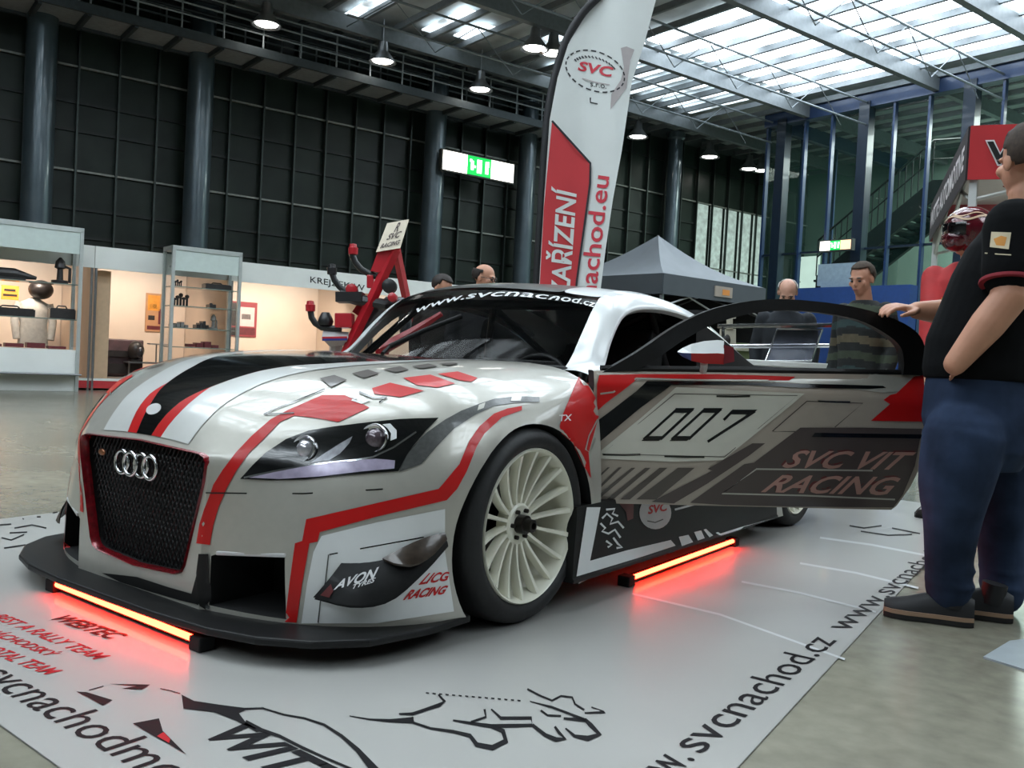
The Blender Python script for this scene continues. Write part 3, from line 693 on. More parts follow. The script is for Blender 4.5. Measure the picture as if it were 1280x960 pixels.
# ceiling: grey metal decking with purlins
ZC = 7.32
DECK = mat('roof_deck', (186, 192, 194), .6, .2, 0, .2, 2.)
m = MB(); m.add([H(-16, 6, ZC+.2), H(27, 6, ZC+.2), H(27, -28, ZC+.2), H(-16, -28, ZC+.2)], [(0, 1, 2, 3)]); m.build('ceiling', [DECK], None, fix=False, kind='structure')
m = MB()
for i in range(54): hbox(m, -15+i*.75, -11, ZC+.02, .07, 33, .12)
for t in (1.5, -1.4, -4.6, -7.2, -10, -13.6, -17.2, -20.8): hbox(m, 5, t, ZC-.16, 42, .14, .3)
m.build('trim_1', [mat('purlin_steel', (120, 126, 130), .5, .3, 0, .1)], None, kind='structure')
m = MB()                                             # open lattice girders
for t in (-.4, -3.0, -6.0):
    for z in (ZC-.75, ZC-.25): m.tube([H(4, t, z), H(15.8, t, z)], .022, 6)
    for i in range(6): m.tube([H(4+i*1.8, t, ZC-.95), H(4.9+i*1.8, t, ZC-.25), H(5.8+i*1.8, t, ZC-.95)], .011, 5)
m.build('trim_2', [mat('girder_steel', (128, 136, 142), .5, .3, 0, .1)], None, kind='structure')
# skylights
SKY = mat('skylight_pane', (225, 238, 245), .5, 0, 0, .04, 3, 0, (226, 238, 246), 6.0)
SKYD = mat('skylight_pane_dim', (200, 212, 218), .5, 0, 0, .04, 3, 0, (206, 220, 228), 2.2)
for M_ in (SKY, SKYD):                               # grime on the panes
    nt = M_.node_tree; nz = nt.nodes.new('ShaderNodeTexNoise'); nz.inputs['Scale'].default_value = 1.6; nz.inputs['Detail'].default_value = 5; tc = nt.nodes.new('ShaderNodeTexCoord')
    mr = nt.nodes.new('ShaderNodeMapRange'); b = nt.nodes['Principled BSDF']; e = b.inputs['Emission Strength'].default_value
    mr.inputs[1].default_value = .35; mr.inputs[2].default_value = .65; mr.inputs[3].default_value = e*.22; mr.inputs[4].default_value = e*1.6
    nt.links.new(tc.outputs['Object'], nz.inputs['Vector']); nt.links.new(nz.outputs['Fac'], mr.inputs[0]); nt.links.new(mr.outputs[0], b.inputs['Emission Strength'])
wn = [0]
def pane(s0, s1, t0, t1, mt=SKY):
    wn[0] += 1; m = MB(); hbox(m, (s0+s1)/2, (t0+t1)/2, ZC+.12, s1-s0, abs(t1-t0), .03); m.build('window_%d' % wn[0], [mt], None, kind='structure')
for k in range(4): pane(10.15+k*1.29, 11.37+k*1.29, -1.5, -8.9)
for k in range(7): pane(9.9+k*.75, 10.3+k*.75, 1.45, -1.3, SKYD)
for s0, a_, b_ in ((6.55, 1.4, -.2), (5.0, 1.8, .1), (8.6, .2, -.9), (7.2, 1.2, .2)): pane(s0, s0+.35, a_, b_, SKYD)
for k in range(3):  # from here on: more skylights out of view, added to light the car and hall
    pane(2.0+k*2.6, 3.6+k*2.6, -5.5, -12.5); pane(-7+k*2.6, -5.2+k*2.6, -4, -14)
pane(10.4, 14.6, -10.5, -18); pane(1.0, 6.0, -16, -23); pane(-12, -9, -6, -20)

# left wall: dark glazing with mullions, columns, catwalk
DG = mat('dark_glazing', (32, 42, 37), .35, 0, 0, .4, 1.3, spec=.25)
m = MB(); m.add([H(-16, 3.15, 0), H(-16, 3.15, 7.2), H(27, 3.15, 7.2), H(27, 3.15, 0)], [(0, 1, 2, 3)]); m.add([H(-16, 3.15, 7.2), H(-16, 3.15, 7.6), H(27, 3.15, 7.6), H(27, 3.15, 7.2)], [(0, 1, 2, 3)], 1)
m.build('wall_left', [DG, mat('wall_band', (64, 70, 72), .6, 0, 0, .1)], None, fix=False, kind='structure')
MUL = mat('mullion_grey', (60, 68, 65), .35, .6, 0, .1); m = MB()
for i in range(58): hbox(m, -14+i*.69, 3.08, 3.6, .035, .10, 7.2)
for z in (1.95, 3.78, 5.63): hbox(m, 5, 3.1, z, 40, .05, .035, 1)
for z in (2.6, 3.1, 4.5, 5.0, 6.6): hbox(m, 5, 3.12, z, 40, .03, .05, 2)
m.build('trim_3', [MUL, mat('rail_light', (128, 132, 126), .4, .3, 0, .2), mat('rail_dark', (26, 32, 30), .4, .3, 0, .2)], None, kind='structure')
COLM = mat('column_steel', (82, 96, 104), .28, .35, .4, .12, 3.)
for i, (s, r) in enumerate(((-.17, .25), (2.56, .24), (7.85, .24), (10.5, .22), (15.7, .2), (-5.5, .25))):
    m = MB(); m.lathe([(0, r+.03), (.06, r+.03), (.08, r), (7.1, r), (7.15, r+.05), (7.3, r+.05)], H(s, 2.75, 0), (0, 0, 1), 28); m.build('column_%d' % (i+1), [COLM], None, 40, kind='structure')
cw = thing('catwalk', 'grey steel maintenance catwalk running high along the dark glazed wall', 'catwalk', H(5, 2.2, 6.2))
GR = mat('catwalk_steel', (146, 154, 158), .5, .3, 0, .12); m = MB()
for i in range(24): hbox(m, -6+i*.75, 2.3, 6.28, .68, .95, .05)
for t in (1.8, 2.8): hbox(m, 2.6, t, 6.28, 18, .06, .16, 1)
for i in range(25): hbox(m, -6.37+i*.75, 2.3, 6.22, .06, .95, .1, 1)
m.build('walkway', [GR, mat('catwalk_edge', (64, 72, 76), .5, .3, 0, .12)], cw)
m = MB()
for t in (1.8, 2.75):
    for z in (6.62, 6.82, 7.0): m.tube([H(-6.4, t, z), H(11.6, t, z)], .018, 6)
    for i in range(25): m.tube([H(-6.37+i*.75, t, 6.3), H(-6.37+i*.75, t, 7.0)], .018, 6)
m.build('railing', [GR], cw)
m = MB()
for i in range(7): m.tube([H(-5+i*2.6, 1.85, 7.0), H(-5+i*2.6, 1.85, 7.35)], .02, 6)
m.tube([H(-6, 2.2, 7.1), H(11, 2.2, 7.1)], .05, 8); m.tube([H(-6, 2.5, 6.95), H(11, 2.5, 6.95)], .035, 8)
m.build('hanger', [mat('pipe_dark', (52, 58, 62), .5, .3, 0, .12)], cw)

# end wall: blue framed green glass with a stair behind
GS = 15.95
BLF = mat('blue_frame', (26, 50, 86), .4, .2, .2, .1); BLD = mat('blue_frame_dark', (18, 34, 50), .4, .2, .2, .1)
m = MB(); m.add([H(GS, -.2, .6), H(GS, -.2, 7.0), H(GS, -27, 7.0), H(GS, -27, .6)], [(0, 1, 2, 3)]); m.add([H(GS, -.2, .6), H(GS, -.2, 7.0), H(22.4, -.2, 7.0), H(22.4, -.2, .6)], [(0, 1, 2, 3)]); m.build('window_%d' % (wn[0]+1), [glass('green_glass', (38, 60, 54), .74, .03)], None, fix=False, kind='structure')
m = MB(); hbox(m, GS, -13.6, 7.14, .3, 26.9, .34); hbox(m, GS, -13.6, .4, .2, 26.9, .8); hbox(m, 19.2, -.2, 7.14, 6.4, .2, .34); hbox(m, 19.2, -.2, .4, 6.4, .15, .8)
for t in (-.22, -1.33, -2.07, -3.64, -4.45, -6.0, -6.9, -7.8, -9.5, -10.4, -11.3, -13): hbox(m, GS-.04, t, 3.7, .12, .055, 6.7)
for s in (17.4, 18.9, 20.4): hbox(m, s, -.2, 3.7, .055, .1, 6.7)
for t in (-.7, -2.95, -5.35, -8.7, -12.2): hbox(m, GS-.06, t, 3.6, .25, .26, 7.0, 1)
hbox(m, GS, -13.6, 3.75, .06, 26.8, .05, 1)
m.build('wall_back', [BLF, BLD], None, kind='structure')
m = MB(); m.add([H(22.5, 6, 0), H(22.5, 6, 9), H(22.5, -28, 9), H(22.5, -28, 0)], [(0, 1, 2, 3)]); m.build('wall_stairwell', [mat('stairwell_wall', (104, 128, 118), .7, 0, 0, .12, .8)], None, fix=False, kind='structure')
m = MB(); m.add([H(-16, 6, 0), H(-16, 6, 9), H(-16, -28, 9), H(-16, -28, 0)], [(0, 1, 2, 3)]); m.build('wall_front', [mat('far_wall', (120, 122, 120), .7, 0, 0, .12, .8)], None, fix=False, kind='structure')
m = MB(); m.add([H(-16, -28, 0), H(-16, -28, 9), H(27, -28, 9), H(27, -28, 0)], [(0, 1, 2, 3)]); m.build('wall_right', [MATS['far_wall']], None, fix=False, kind='structure')
stw = thing('staircase', 'dark steel staircase climbing behind the green glass end wall', 'stairs', H(18.2, -4, 0))
SD_ = mat('stair_dark', (20, 26, 27), .5, .2, 0, .15)
a, b = onS(1020, 345, 18), onS(1165, 225, 18)
m = MB(); m.slab([a, b, b-V((0, 0, .55)), a-V((0, 0, .55))], HS*.12); m.slab([q+HS*1.3 for q in (a, b, b-V((0, 0, .55)), a-V((0, 0, .55)))], HS*.12)
n_ = 14
for i in range(n_): p = a+(b-a)*((i+.5)/n_); m.box(p+HS*.7-V((0, 0, .2)), (1.3, .42, .06), HR)
e = onS(1270, 222, 18); m.slab([b, e, e-V((0, 0, .45)), b-V((0, 0, .45))], HS*1.4); m.build('flight', [SD_], stw)
m = MB()
for i in range(19): p = a+(b-a)*(i/18); m.tube([p, p+V((0, 0, .95))], .018, 5)
m.tube([a+V((0, 0, .95)), b+V((0, 0, .95)), e+V((0, 0, .95))], .03, 6); m.tube([a+V((0, 0, .5)), b+V((0, 0, .5)), e+V((0, 0, .5))], .018, 6)
m.build('handrail', [SD_], stw)
# bright foyer opening at the far left corner, behind the end glass
m = MB(); p0, p1 = onS(975, 250, 22.3), onS(1030, 250, 22.3); m.add([V((p0.x, p0.y, .8)), V((p1.x, p1.y, .8)), V((p1.x, p1.y, 4.6)), V((p0.x, p0.y, 4.6))], [(0, 1, 2, 3)]); m.build('window_%d' % (wn[0]+2), [mat('foyer_daylight', (200, 225, 215), .5, 0, 0, .2, 2, 0, (200, 228, 216), 1.1)], None, fix=False, kind='structure')
m = MB(); p0, p1 = onT(800, 290, 3.1), onT(958, 330, 3.1)
for i in range(5):
    q0 = onT(868+i*18, 300, 3.1); q1 = onT(868+i*18+15, 300, 3.1); m.add([V((q0.x, q0.y, 2.9)), V((q1.x, q1.y, 2.9)), V((q1.x, q1.y, 5.6)), V((q0.x, q0.y, 5.6))], [(0, 1, 2, 3)])
m.build('window_%d' % (wn[0]+3), [mat('glazing_reflection', (150, 165, 160), .5, 0, 0, .6, 5, 0, (160, 178, 172), .5)], None, fix=False, kind='structure')  # glowing panes imitate bright reflections in the left wall glazing
# blue plinth and white notice by the end wall
p = onS(1062, 372, 15.3); zt = onS(1062, 359, 15.3).z; q = V((p.x, p.y, zt/2)); m = MB(); m.box(q, (.3, 3.0, zt), HR)
solo(m, 'barrier_board', [mat('blue_board', (24, 60, 118), .6, 0, 0, .08)], 'low blue barrier board in front of the green glass end wall', 'barrier', (p.x, p.y, 0))
m = MB(); m.box(V((p.x, p.y, zt+.30))+HN*.3, (.04, 1.1, .5), HR); m.box(V((p.x, p.y, zt+.03))+HN*.3, (.04, .9, .06), HR)
solo(m, 'notice_board', [mat('pale_board', (130, 150, 165), .6, 0, 0, .1)], 'pale grey notice board standing above the blue barrier', 'board', (p.x, p.y, zt))

# exit signs
def exit_sign(c, w, h, label, run=True):
    r = thing('exit_sign', label, 'sign', c); r0 = Matrix.Identity(3); e1 = (HS if run else -HN); n1 = (-HN if run else -HS); B = Matrix((e1, -n1, V((0, 0, 1)))).transposed()
    m = MB(); m.box(c, (w+.06, .12, h+.06), B); m.build('housing', [mat('sign_housing', (60, 64, 62), .5, 0, 0, .1)], r)
    for k in (-1, 1): m = MB(); m.box(c+e1*(w/3*k)+n1*.065, (w/3-.01, .012, h), B, 0 if run or k < 0 else 1); m.build('white_panel', [mat('sign_white', (250, 246, 236), .5, 0, 0, .02, 5, 0, (255, 248, 236), 2.6), mat('sign_warm', (240, 200, 160), .5, 0, 0, .02, 5, 0, (240, 196, 150), 1.0)], r)
    m = MB(); m.box(c+n1*.065, (w/3, .012, h), B)
    for k, (dx, dz, ww, hh) in enumerate(((-.30, 0, .12, .5), (-.36, .25, .1, .14), (-.2, -.05, .1, .12), (0, 0, .2, .72), (.32, 0, .14, .66), (.38, .2, .06, .3))): m.box(c+e1*(w/3*dx)+n1*.074+V((0, 0, h*dz)), (w/3*ww, .006, h*hh), B, 1)
    m.build('green_panel', [mat('sign_green', (10, 190, 80), .5, 0, 0, .02, 5, 0, (6, 190, 78), .95), mat('sign_figure', (235, 255, 240), .5, 0, 0, .02, 5, 0, (235, 255, 240), 1.6)], r)
c = onT(597, 209, 2.3); a_, b_ = onT(553, 200, 2.3), onT(641, 219, 2.3)
exit_sign(c, (b_-a_).length, .42, 'long lit exit sign with a green centre panel high on the dark glazed wall')
c = onS(1046, 307, 15.5); exit_sign(c, .80, .21, 'small lit exit sign in front of the glass end wall, right of the grey tent', False)

# hall lamps
def lamp(c, label, drop=.7):
    r = thing('high_bay_lamp', label, 'lamp', c, 'lamps under the hall roof')
    m = MB(); m.lathe([(.42, .02), (.40, .09), (.22, .11), (.18, .14), (.02, .27), (0, .28), (.0, .26), (.16, .12), (.2, .05)], c, (0, 0, 1), 24); m.tube([c+V((0, 0, .4)), V((c.x, c.y, ZC+.1))], .012, 6); m.build('housing', [STEEL], r, 40)
    m = MB(); m.lathe([(.05, .02), (.03, .2), (.02, .2), (.0, .02)], c, (0, 0, 1), 20); m.build('diffuser', [mat('lamp_glow', (255, 252, 245), .5, 0, 0, .02, 5, 0, (255, 252, 244), 9)], r)
LP = [((333, 32), 'lamp hung above the catwalk between the two leftmost grey columns'), ((478, 78), 'lamp hung above the catwalk left of the third column'), ((600, 113), 'lamp hung above the lit exit sign'),
      ((668, 62), 'left lamp of the close pair beside the feather flag top'), ((691, 68), 'right lamp of the close pair, partly behind the feather flag edge'), ((797, 172), 'lamp hung just right of the feather flag'),
      ((887, 197), 'lamp hung between the far column and the end glass'), ((936, 212), 'left lamp of the two small ones in the far corner'), ((952, 214), 'right lamp of the two small ones in the far corner')]
for k, ((px, py), lb) in enumerate(LP): lamp(onZ(px, py, 6.6) if k > 2 else onT(px, py, 1.4), 'white glowing '+lb)

# ------------------------------------------------------------------ exhibition booths on the left
BW = mat('booth_white', (238, 240, 236), .55, 0, 0, .04, 2.); WARM = mat('booth_panel', (222, 204, 186), .6, 0, 0, .05, 1.5)
for k, (s0, s1) in enumerate(((-3.4, .2), (.2, 2.3), (2.3, 4.95), (4.95, 7.2))):
    nm = ['leftmost white booth, behind the big display cabinet', 'white booth between the two display cabinets', 'white booth right of the tall narrow display cabinet', 'white booth behind the red repair rig'][k]
    r = thing('exhibition_booth', nm+', lit with warm light', 'booth', H(s0, 1.2, 0), 'white booths along the left wall')
    m = MB(); hbox(m, (s0+s1)/2, .0, 2.02, s1-s0-.01, .05, .33); 
    if k == 2: write(m, lambda p: onT(p[0], p[1], -.03), 'KREJZEK W', [(388, 355.5), (456, 366), (456, 356.5), (388, 345.5)], 1)
    m.build('fascia', [BW, BLACK], r, None, fix=False)
    m = MB(); hbox(m, (s0+s1)/2, 2.3, 1.1, s1-s0-.01, .05, 2.15); m.build('back_panel', [WARM], r)
    m = MB(); hbox(m, s0+.03, 1.15, 1.1, .04, 2.25, 2.15); m.build('side_panel', [WARM], r)
    if k == 1: m = MB(); hbox(m, s0+.16, .22, .95, .26, .05, 1.78); m.build('corner_panel', [mat('tan_panel', (206, 176, 144), .6, 0, 0, .06)], r)
    for s in (s0+.03, s1-.03): m = MB(); m.tube([H(s, 0, 0), H(s, 0, 2.18)], .02, 8); m.build('post', [STEEL], r, 60)
    m = MB(); hbox(m, (s0+s1)/2, 1.15, .09, s1-s0-.01, 2.2, .14); hbox(m, (s0+s1)/2, .02, .085, s1-s0-.01, .06, .11, 1); hbox(m, (s0+s1)/2, .02, .16, s1-s0-.01, .07, .035, 2); m.build('platform', [mat('booth_carpet', (150, 140, 130), .9, 0, 0, .1, 20), mat('red_edge', (196, 52, 58), .5), BW], r)
    for j in range(max(2, int((s1-s0)/.8))):
        sp = s0+.4+j*.8; m = MB(); m.lathe([(0, .05), (.02, .055), (.12, .03), (.14, .01)], H(sp, .5, 2.02), (0, -.2, 1), 14); m.lathe([(-.004, .044), (.0, .045), (.002, .01)], H(sp, .5, 2.02), (0, -.2, 1), 14, 1); m.build('spot', [CAVITY, mat('spot_glow', (255, 225, 180), .5, 0, 0, .02, 5, 0, (255, 220, 170), 14)], r)
        ld = bpy.data.lights.new('booth_light', 'SPOT'); ld.energy = 62; ld.color = (1, .84, .69); ld.spot_size = 1.9; ld.spot_blend = .8; ld.shadow_soft_size = .12
        lo = bpy.data.objects.new('booth_light', ld); COL.objects.link(lo); lo.parent = r; lo.location = H(sp, .55, 1.95)-H(s0, 1.2, 0)
        lo.rotation_euler = (HN*1.0+V((0, 0, -.75))).to_track_quat('-Z', 'Y').to_euler()

# glass display cabinets
ALU = mat('aluminium', (196, 202, 200), .35, .5, 0, .05); CG = glass('cabinet_glass', (150, 165, 160), .86)
def cabinet(s0, s1, t0, t1, zt, zb, shelves, label):
    r = thing('display_cabinet', label, 'cabinet', H((s0+s1)/2, (t0+t1)/2, 0)); d = abs(t1-t0)
    m = MB()
    for s in (s0, s1):
        for t in (t0, t1): hbox(m, s, t, zt/2, .05, .05, zt)
    hbox(m, (s0+s1)/2, (t0+t1)/2, zt-.02, s1-s0+.05, d+.05, .07); hbox(m, (s0+s1)/2, (t0+t1)/2, zt-.3, s1-s0, .02, .03); m.build('frame', [ALU], r, None, .004)
    m = MB(); hbox(m, (s0+s1)/2, t1, zt-.2, s1-s0, .02, .33); m.build('header_panel', [mat('header_pale', (205, 218, 214), .5, 0, 0, .04)], r)
    m = MB(); hbox(m, (s0+s1)/2, (t0+t1)/2, zb/2, s1-s0+.02, d, zb); hbox(m, (s0+s1)/2, t1-.01, zb*.42, s1-s0+.03, d+.02, .02, 1); m.build('plinth', [BW, STEEL], r, None, .006)
    for z in shelves: m = MB(); hbox(m, (s0+s1)/2, (t0+t1)/2, z, s1-s0-.04, d-.04, .014); m.build('shelf', [mat('shelf_glass_edge', (120, 138, 132), .2, 0, .4, .05)], r)
    for s in (s0, s1): m = MB(); hbox(m, s, (t0+t1)/2, (zt+zb)/2, .008, d-.06, zt-zb-.08); m.build('glass_pane', [CG], r)
    return r
cabinet(-2.3, -.09, -.05, -.5, 2.36, .60, [1.04, 1.55], 'large white glass display cabinet at the left edge of the photo')
cabinet(1.22, 2.27, -.05, -.5, 2.27, .42, [.72, 1.02, 1.36, 1.66], 'tall narrow aluminium display cabinet between the booths')
T0 = -.28
DK = mat('dark_goods', (38, 34, 34), .45, 0, .2, .3, 20); DKR = mat('maroon_goods', (100, 34, 40), .5, 0, .1, .2, 20); GRY = mat('grey_goods', (120, 118, 114), .5, 0, .1, .2, 20)
def goods(s, z, w, h, kind, mt, label, cat, t=T0, dpt=.2, name=None):
    m = MB(); c = H(s, t, z)
    if kind == 'case':
        hbox(m, s, t, z+h*.42, w, dpt, h*.84); hbox(m, s, t, z+h*.88, w*.94, dpt*.9, h*.12); m.tube([H(s-w*.2, t, z+h*.94), H(s-w*.15, t, z+h*1.15), H(s+w*.15, t, z+h*1.15), H(s+w*.2, t, z+h*.94)], .012, 6)
    elif kind == 'pump':
        m.lathe([(0, h*.3), (h*.12, h*.3), (h*.14, h*.12), (h*.55, h*.1), (h*.6, h*.2), (h*.85, h*.16), (h, h*.04)], c, (0, 0, 1), 16); m.tube([H(s+w*.1, t, z+h*.7), H(s+w*.5, t, z+h*.6), H(s+w*.5, t, z+h*.05)], h*.06, 8)
    elif kind == 'tools':
        for i in range(5): x = s-w/2+w*(i+.5)/5; hh = h*(.55+.45*((i*7) % 5)/5); m.tube([H(x, t, z), H(x, t, z+hh*.7)], h*.09, 8); m.lathe([(0, h*.14), (hh*.2, h*.16), (hh*.3, h*.05)], H(x, t, z+hh*.7), (0, 0, 1), 10)
    elif kind == 'bar':
        m.tube([H(s-w/2, t, z+h*.5), H(s+w*.2, t, z+h*.55), H(s+w/2, t, z+h*.3)], [h*.5, h*.5, h*.15], 10); m.box(c+V((0, 0, h*.12)), (w*.7, dpt*.6, h*.24), HR)
    elif kind == 'boxes':
        for i in range(4): x = s-w/2+w*(i+.5)/4; hbox(m, x, t, z+h*(.3+.15*(i % 3)), w/4*.85, dpt, h*(.6+.3*(i % 3)))
    o = solo(m, name or 'exhibit', [mt], label, cat, c, None, 40, .004); return o
goods(-.32, 1.56, .26, .38, 'pump', DK, 'dark floor pump on the top shelf of the large cabinet', 'pump', name='hand_pump')
goods(-1.1, 1.56, .95, .16, 'bar', DK, 'long black tool lying on the top shelf of the large cabinet', 'tool', name='torque_bar')
goods(-.95, 1.05, .62, .12, 'case', DK, 'flat black case on the middle shelf of the large cabinet, left', 'case', name='tool_case')
goods(-.28, 1.05, .34, .16, 'case', DK, 'small black case on the middle shelf of the large cabinet, right end', 'case', name='tool_case')
goods(-.75, .61, 1.1, .06, 'boxes', DKR, 'row of low dark red parts on the base of the large cabinet', 'parts', name='spare_parts')
goods(1.36, 1.67, .14, .12, 'tools', DK, 'small dark fittings on the top shelf of the narrow cabinet', 'fittings', name='fittings')
goods(1.98, 1.67, .42, .09, 'case', DK, 'long dark case on the top shelf of the narrow cabinet', 'case', name='tool_case')
goods(1.42, 1.37, .24, .22, 'tools', DK, 'cluster of black sockets on the second shelf of the narrow cabinet', 'tools', name='socket_set')
goods(1.90, 1.37, .10, .06, 'case', DK, 'tiny dark box on the second shelf of the narrow cabinet', 'box', name='small_box')
goods(1.40, 1.03, .26, .07, 'boxes', GRY, 'flat grey parts on the third shelf of the narrow cabinet, left', 'parts', name='spare_parts')
goods(1.75, 1.03, .20, .10, 'boxes', DK, 'dark blocks on the third shelf of the narrow cabinet, middle', 'parts', name='spare_parts')
goods(1.95, 1.03, .10, .24, 'pump', GRY, 'upright grey flask on the third shelf of the narrow cabinet', 'flask', name='flask')
goods(1.78, .73, .5, .08, 'boxes', DKR, 'dark red parts on the lowest shelf of the narrow cabinet', 'parts', name='spare_parts')
# clothes dummy wearing white overalls inside the left booth
def onw(px, py, t): return onT(px, py, t)
c = onT(42, 400, 1.0); r = thing('clothes_dummy', 'clothes dummy in a white work jacket and black round hat behind the large cabinet', 'mannequin', V((c.x, c.y, .16)))
s_ = (c-HB).dot(HS); m = MB()
def oring(z, w, d, ds=0.): return [H(s_+ds+w*cos(2*pi*k/20), 1.0+d*sin(2*pi*k/20), z) for k in range(20)]
m.rings([oring(z, w, d) for z, w, d in ((.62, .22, .15), (.8, .21, .14), (.95, .19, .13), (1.15, .22, .14), (1.28, .21, .12), (1.34, .1, .08), (1.37, .06, .06))])
for k in (-1, 1): m.tube([H(s_+k*.2, 1.0, 1.28), H(s_+k*.27, .98, 1.0), H(s_+k*.24, .93, .72)], [.07, .06, .05], 12)
m.build('jacket', [mat('white_cotton', (206, 204, 198), .9, 0, 0, .1, 20)], r, 60)
m = MB(); m.tube([H(s_, 1.0, .16), H(s_, 1.0, 1.38)], .02, 8); m.lathe([(0, .2), (.02, .2), (.04, .03)], H(s_, 1.0, .16), (0, 0, 1), 20); m.build('stand', [STEEL], r, 60)
m = MB(); m.ball(H(s_+.08, .95, 1.50), (.18, .18, .15), 20, 12); m.build('hat', [DK], r, 60)
# posters and other booth things
def poster(x0, y0, x1, y1, t, mts, label, name='poster', parts=None):
    a, b = onT(x0, y0, t), onT(x1, y0, t); zt = a.z; c0 = onT(x0, y1, t); zb = c0.z; m = MB()
    e1 = (V((b.x, b.y, 0))-V((a.x, a.y, 0))); L = e1.length; e1.normalize()
    base = V((a.x, a.y, zb)); hh = zt-zb
    m.slab([base, base+e1*L, base+e1*L+V((0, 0, hh)), base+V((0, 0, hh))], HN*.02, 0)
    for mi, u0, v0, u1, v1 in parts or (): m.slab([base+e1*L*u+V((0, 0, hh*v))-HN*.004 for u, v in ((u0, v0), (u1, v0), (u1, v1), (u0, v1))], HN*.003, mi)
    return solo(m, name, mts, label, 'poster' if name == 'poster' else 'sign', base+e1*L/2, None, None, fix=True)
ORG = mat('orange_print', (226, 150, 50), .6, 0, 0, .1); 
poster(183, 366, 206, 414, 2.24, [mat('poster_tan', (190, 140, 100), .6), ORG, DK, DKR], 'narrow orange poster on the booth wall left of the narrow cabinet', parts=[(1, .1, .55, .75, .95), (2, .2, .6, .6, .72), (2, .15, .30, .5, .42), (3, .7, .2, 1, .6), (3, .1, .05, .9, .15)])
poster(290, 376, 322, 420, 2.24, [mat('poster_red', (150, 60, 66), .6), DK, mat('poster_pale', (205, 190, 185), .6), DKR], 'dark red picture poster on the booth wall right of the narrow cabinet', parts=[(1, .02, .3, .3, .95), (2, .34, .3, .9, .85), (1, .4, .5, .75, .65), (1, .02, .02, .3, .25), (3, .34, .05, .95, .26)])
poster(2, 356, 24, 374, 1.2, [ORG, DK], 'small orange notice hanging at the left photo edge', 'notice', parts=[(1, .1, .25, .9, .4), (1, .15, .6, .8, .75)])
# dark appliance, round lamp and little stand in the middle booth
c = onT(150, 450, 1.4); r = thing('appliance', 'dark grey boxy machine on the floor of the middle booth', 'machine', V((c.x, c.y, .16))); s_ = (c-HB).dot(HS)
m = MB(); hbox(m, s_, 1.4, .48, .62, .5, .62); m.build('cabinet', [mat('machine_dark', (82, 62, 66), .5, 0, .1, .3, 6)], r, None, .02)
m = MB(); hbox(m, s_, 1.12, .55, .5, .04, .1); hbox(m, s_, 1.12, .3, .5, .04, .16); m.build('panel', [DK], r)
c = onT(170, 438, 1.0); s_ = (c-HB).dot(HS); m = MB(); m.ball(H(s_, 1.0, c.z), (.13, .13, .16), 20, 12); m.ball(H(s_+.03, .92, c.z-.03), (.09, .06, .11), 16, 10, 1); hbox(m, s_, 1.0, c.z-.17, .18, .18, .03)
solo(m, 'welding_helmet', [DK, mat('visor', (60, 58, 62), .15, .2, .6)], 'black rounded helmet on the little stand in the middle booth', 'helmet', H(s_, 1.0, c.z-.18), None, 60)
m = MB(); hbox(m, s_+.22, 1.0, c.z-.2, .75, .3, .025); hbox(m, s_+.35, 1.0, c.z+.12, .3, .2, .02)
for ds in (-.1, .5): m.tube([H(s_+ds, 1.0, .16), H(s_+ds, 1.0, c.z-.2)], .015, 6)
m.tube([H(s_+.35, 1.08, c.z-.2), H(s_+.35, 1.08, c.z+.12)], .012, 6); solo(m, 'display_stand', [STEEL, DK], 'small shelf stand carrying the black helmet in the middle booth', 'stand', H(s_, 1.0, .16))
# small table in the booth behind the rig
c = onT(372, 432, .9); s_ = (c-HB).dot(HS); m = MB(); hbox(m, s_, .9, .72, .5, .4, .03)
for i in (-1, 1):
    for j in (-1, 1): m.tube([H(s_+i*.22, .9+j*.17, .16), H(s_+i*.22, .9+j*.17, .71)], .015, 6)
solo(m, 'side_table', [mat('table_wood', (190, 160, 130), .5)], 'small pale table inside the booth left of the red repair rig', 'table', H(s_, .9, .16))
# ================================================================== THINGS ROUND THE CAR
# printed mat
MATW = mat('mat_white', (160, 159, 155), .38, 0, .25, .035, 2.2, .06)
INK = mat('mat_black_ink', (16, 15, 18), .6, 0, 0, .1, spec=.15); INKR = mat('mat_red_ink', (168, 34, 40), .6, 0, 0, .1, spec=.15); SEAM = mat('mat_seam', (196, 198, 198), .35, 0, .2, .02)
CORN = [V((1.876, -1.484, 0)), V((1.53, 4.2, 0)), V((-1.85, 4.2, 0)), V((-1.60, -1.296, 0))]
mm = MB(); rows = []
for i in range(25):
    rows.append([(CORN[0]*(1-i/24)+CORN[1]*(i/24))*(1-j/16)+(CORN[3]*(1-i/24)+CORN[2]*(i/24))*(j/16)+V((0, 0, .004)) for j in range(17)])
mm.grid(rows); mm.grid([[p-V((0, 0, .003)) for p in r] for r in rows])
Lg = Lay(z=.0055)
def gwrite(txt, a, b, h, mi, shear=0., bold=0., full=None):
    A, B = G(*a, .0055), G(*b, .0055); d = (B-A); n = V((-d.y, d.x, 0)).normalized()*h
    vs, fs = glyphs(txt, shear, bold); mm.add([A+d*v.x+n*v.y for v in vs], fs, mi)
gwrite('svcnachod.cz', (878, 942), (1047, 801), .092, 1, 0, .0); gwrite('www.', (790, 1012), (870, 949), .062, 1); gwrite('www.svcnachod.cz', (1060, 789), (1192, 681), .085, 1)
A, B = G(-3, 876, .0055), G(160, 975, .0055); k = (B-A)/.372; A0 = A-k*.135; n = V((-k.y, k.x, 0)).normalized()*.125
vs, fs = glyphs('svcnachodmotorsport.cz'); mm.add([A0+k*v.x+n*v.y for v in vs], fs, 1)
gwrite('WITTE', (254, 921), (425, 1012), .105, 1, .25, .03)
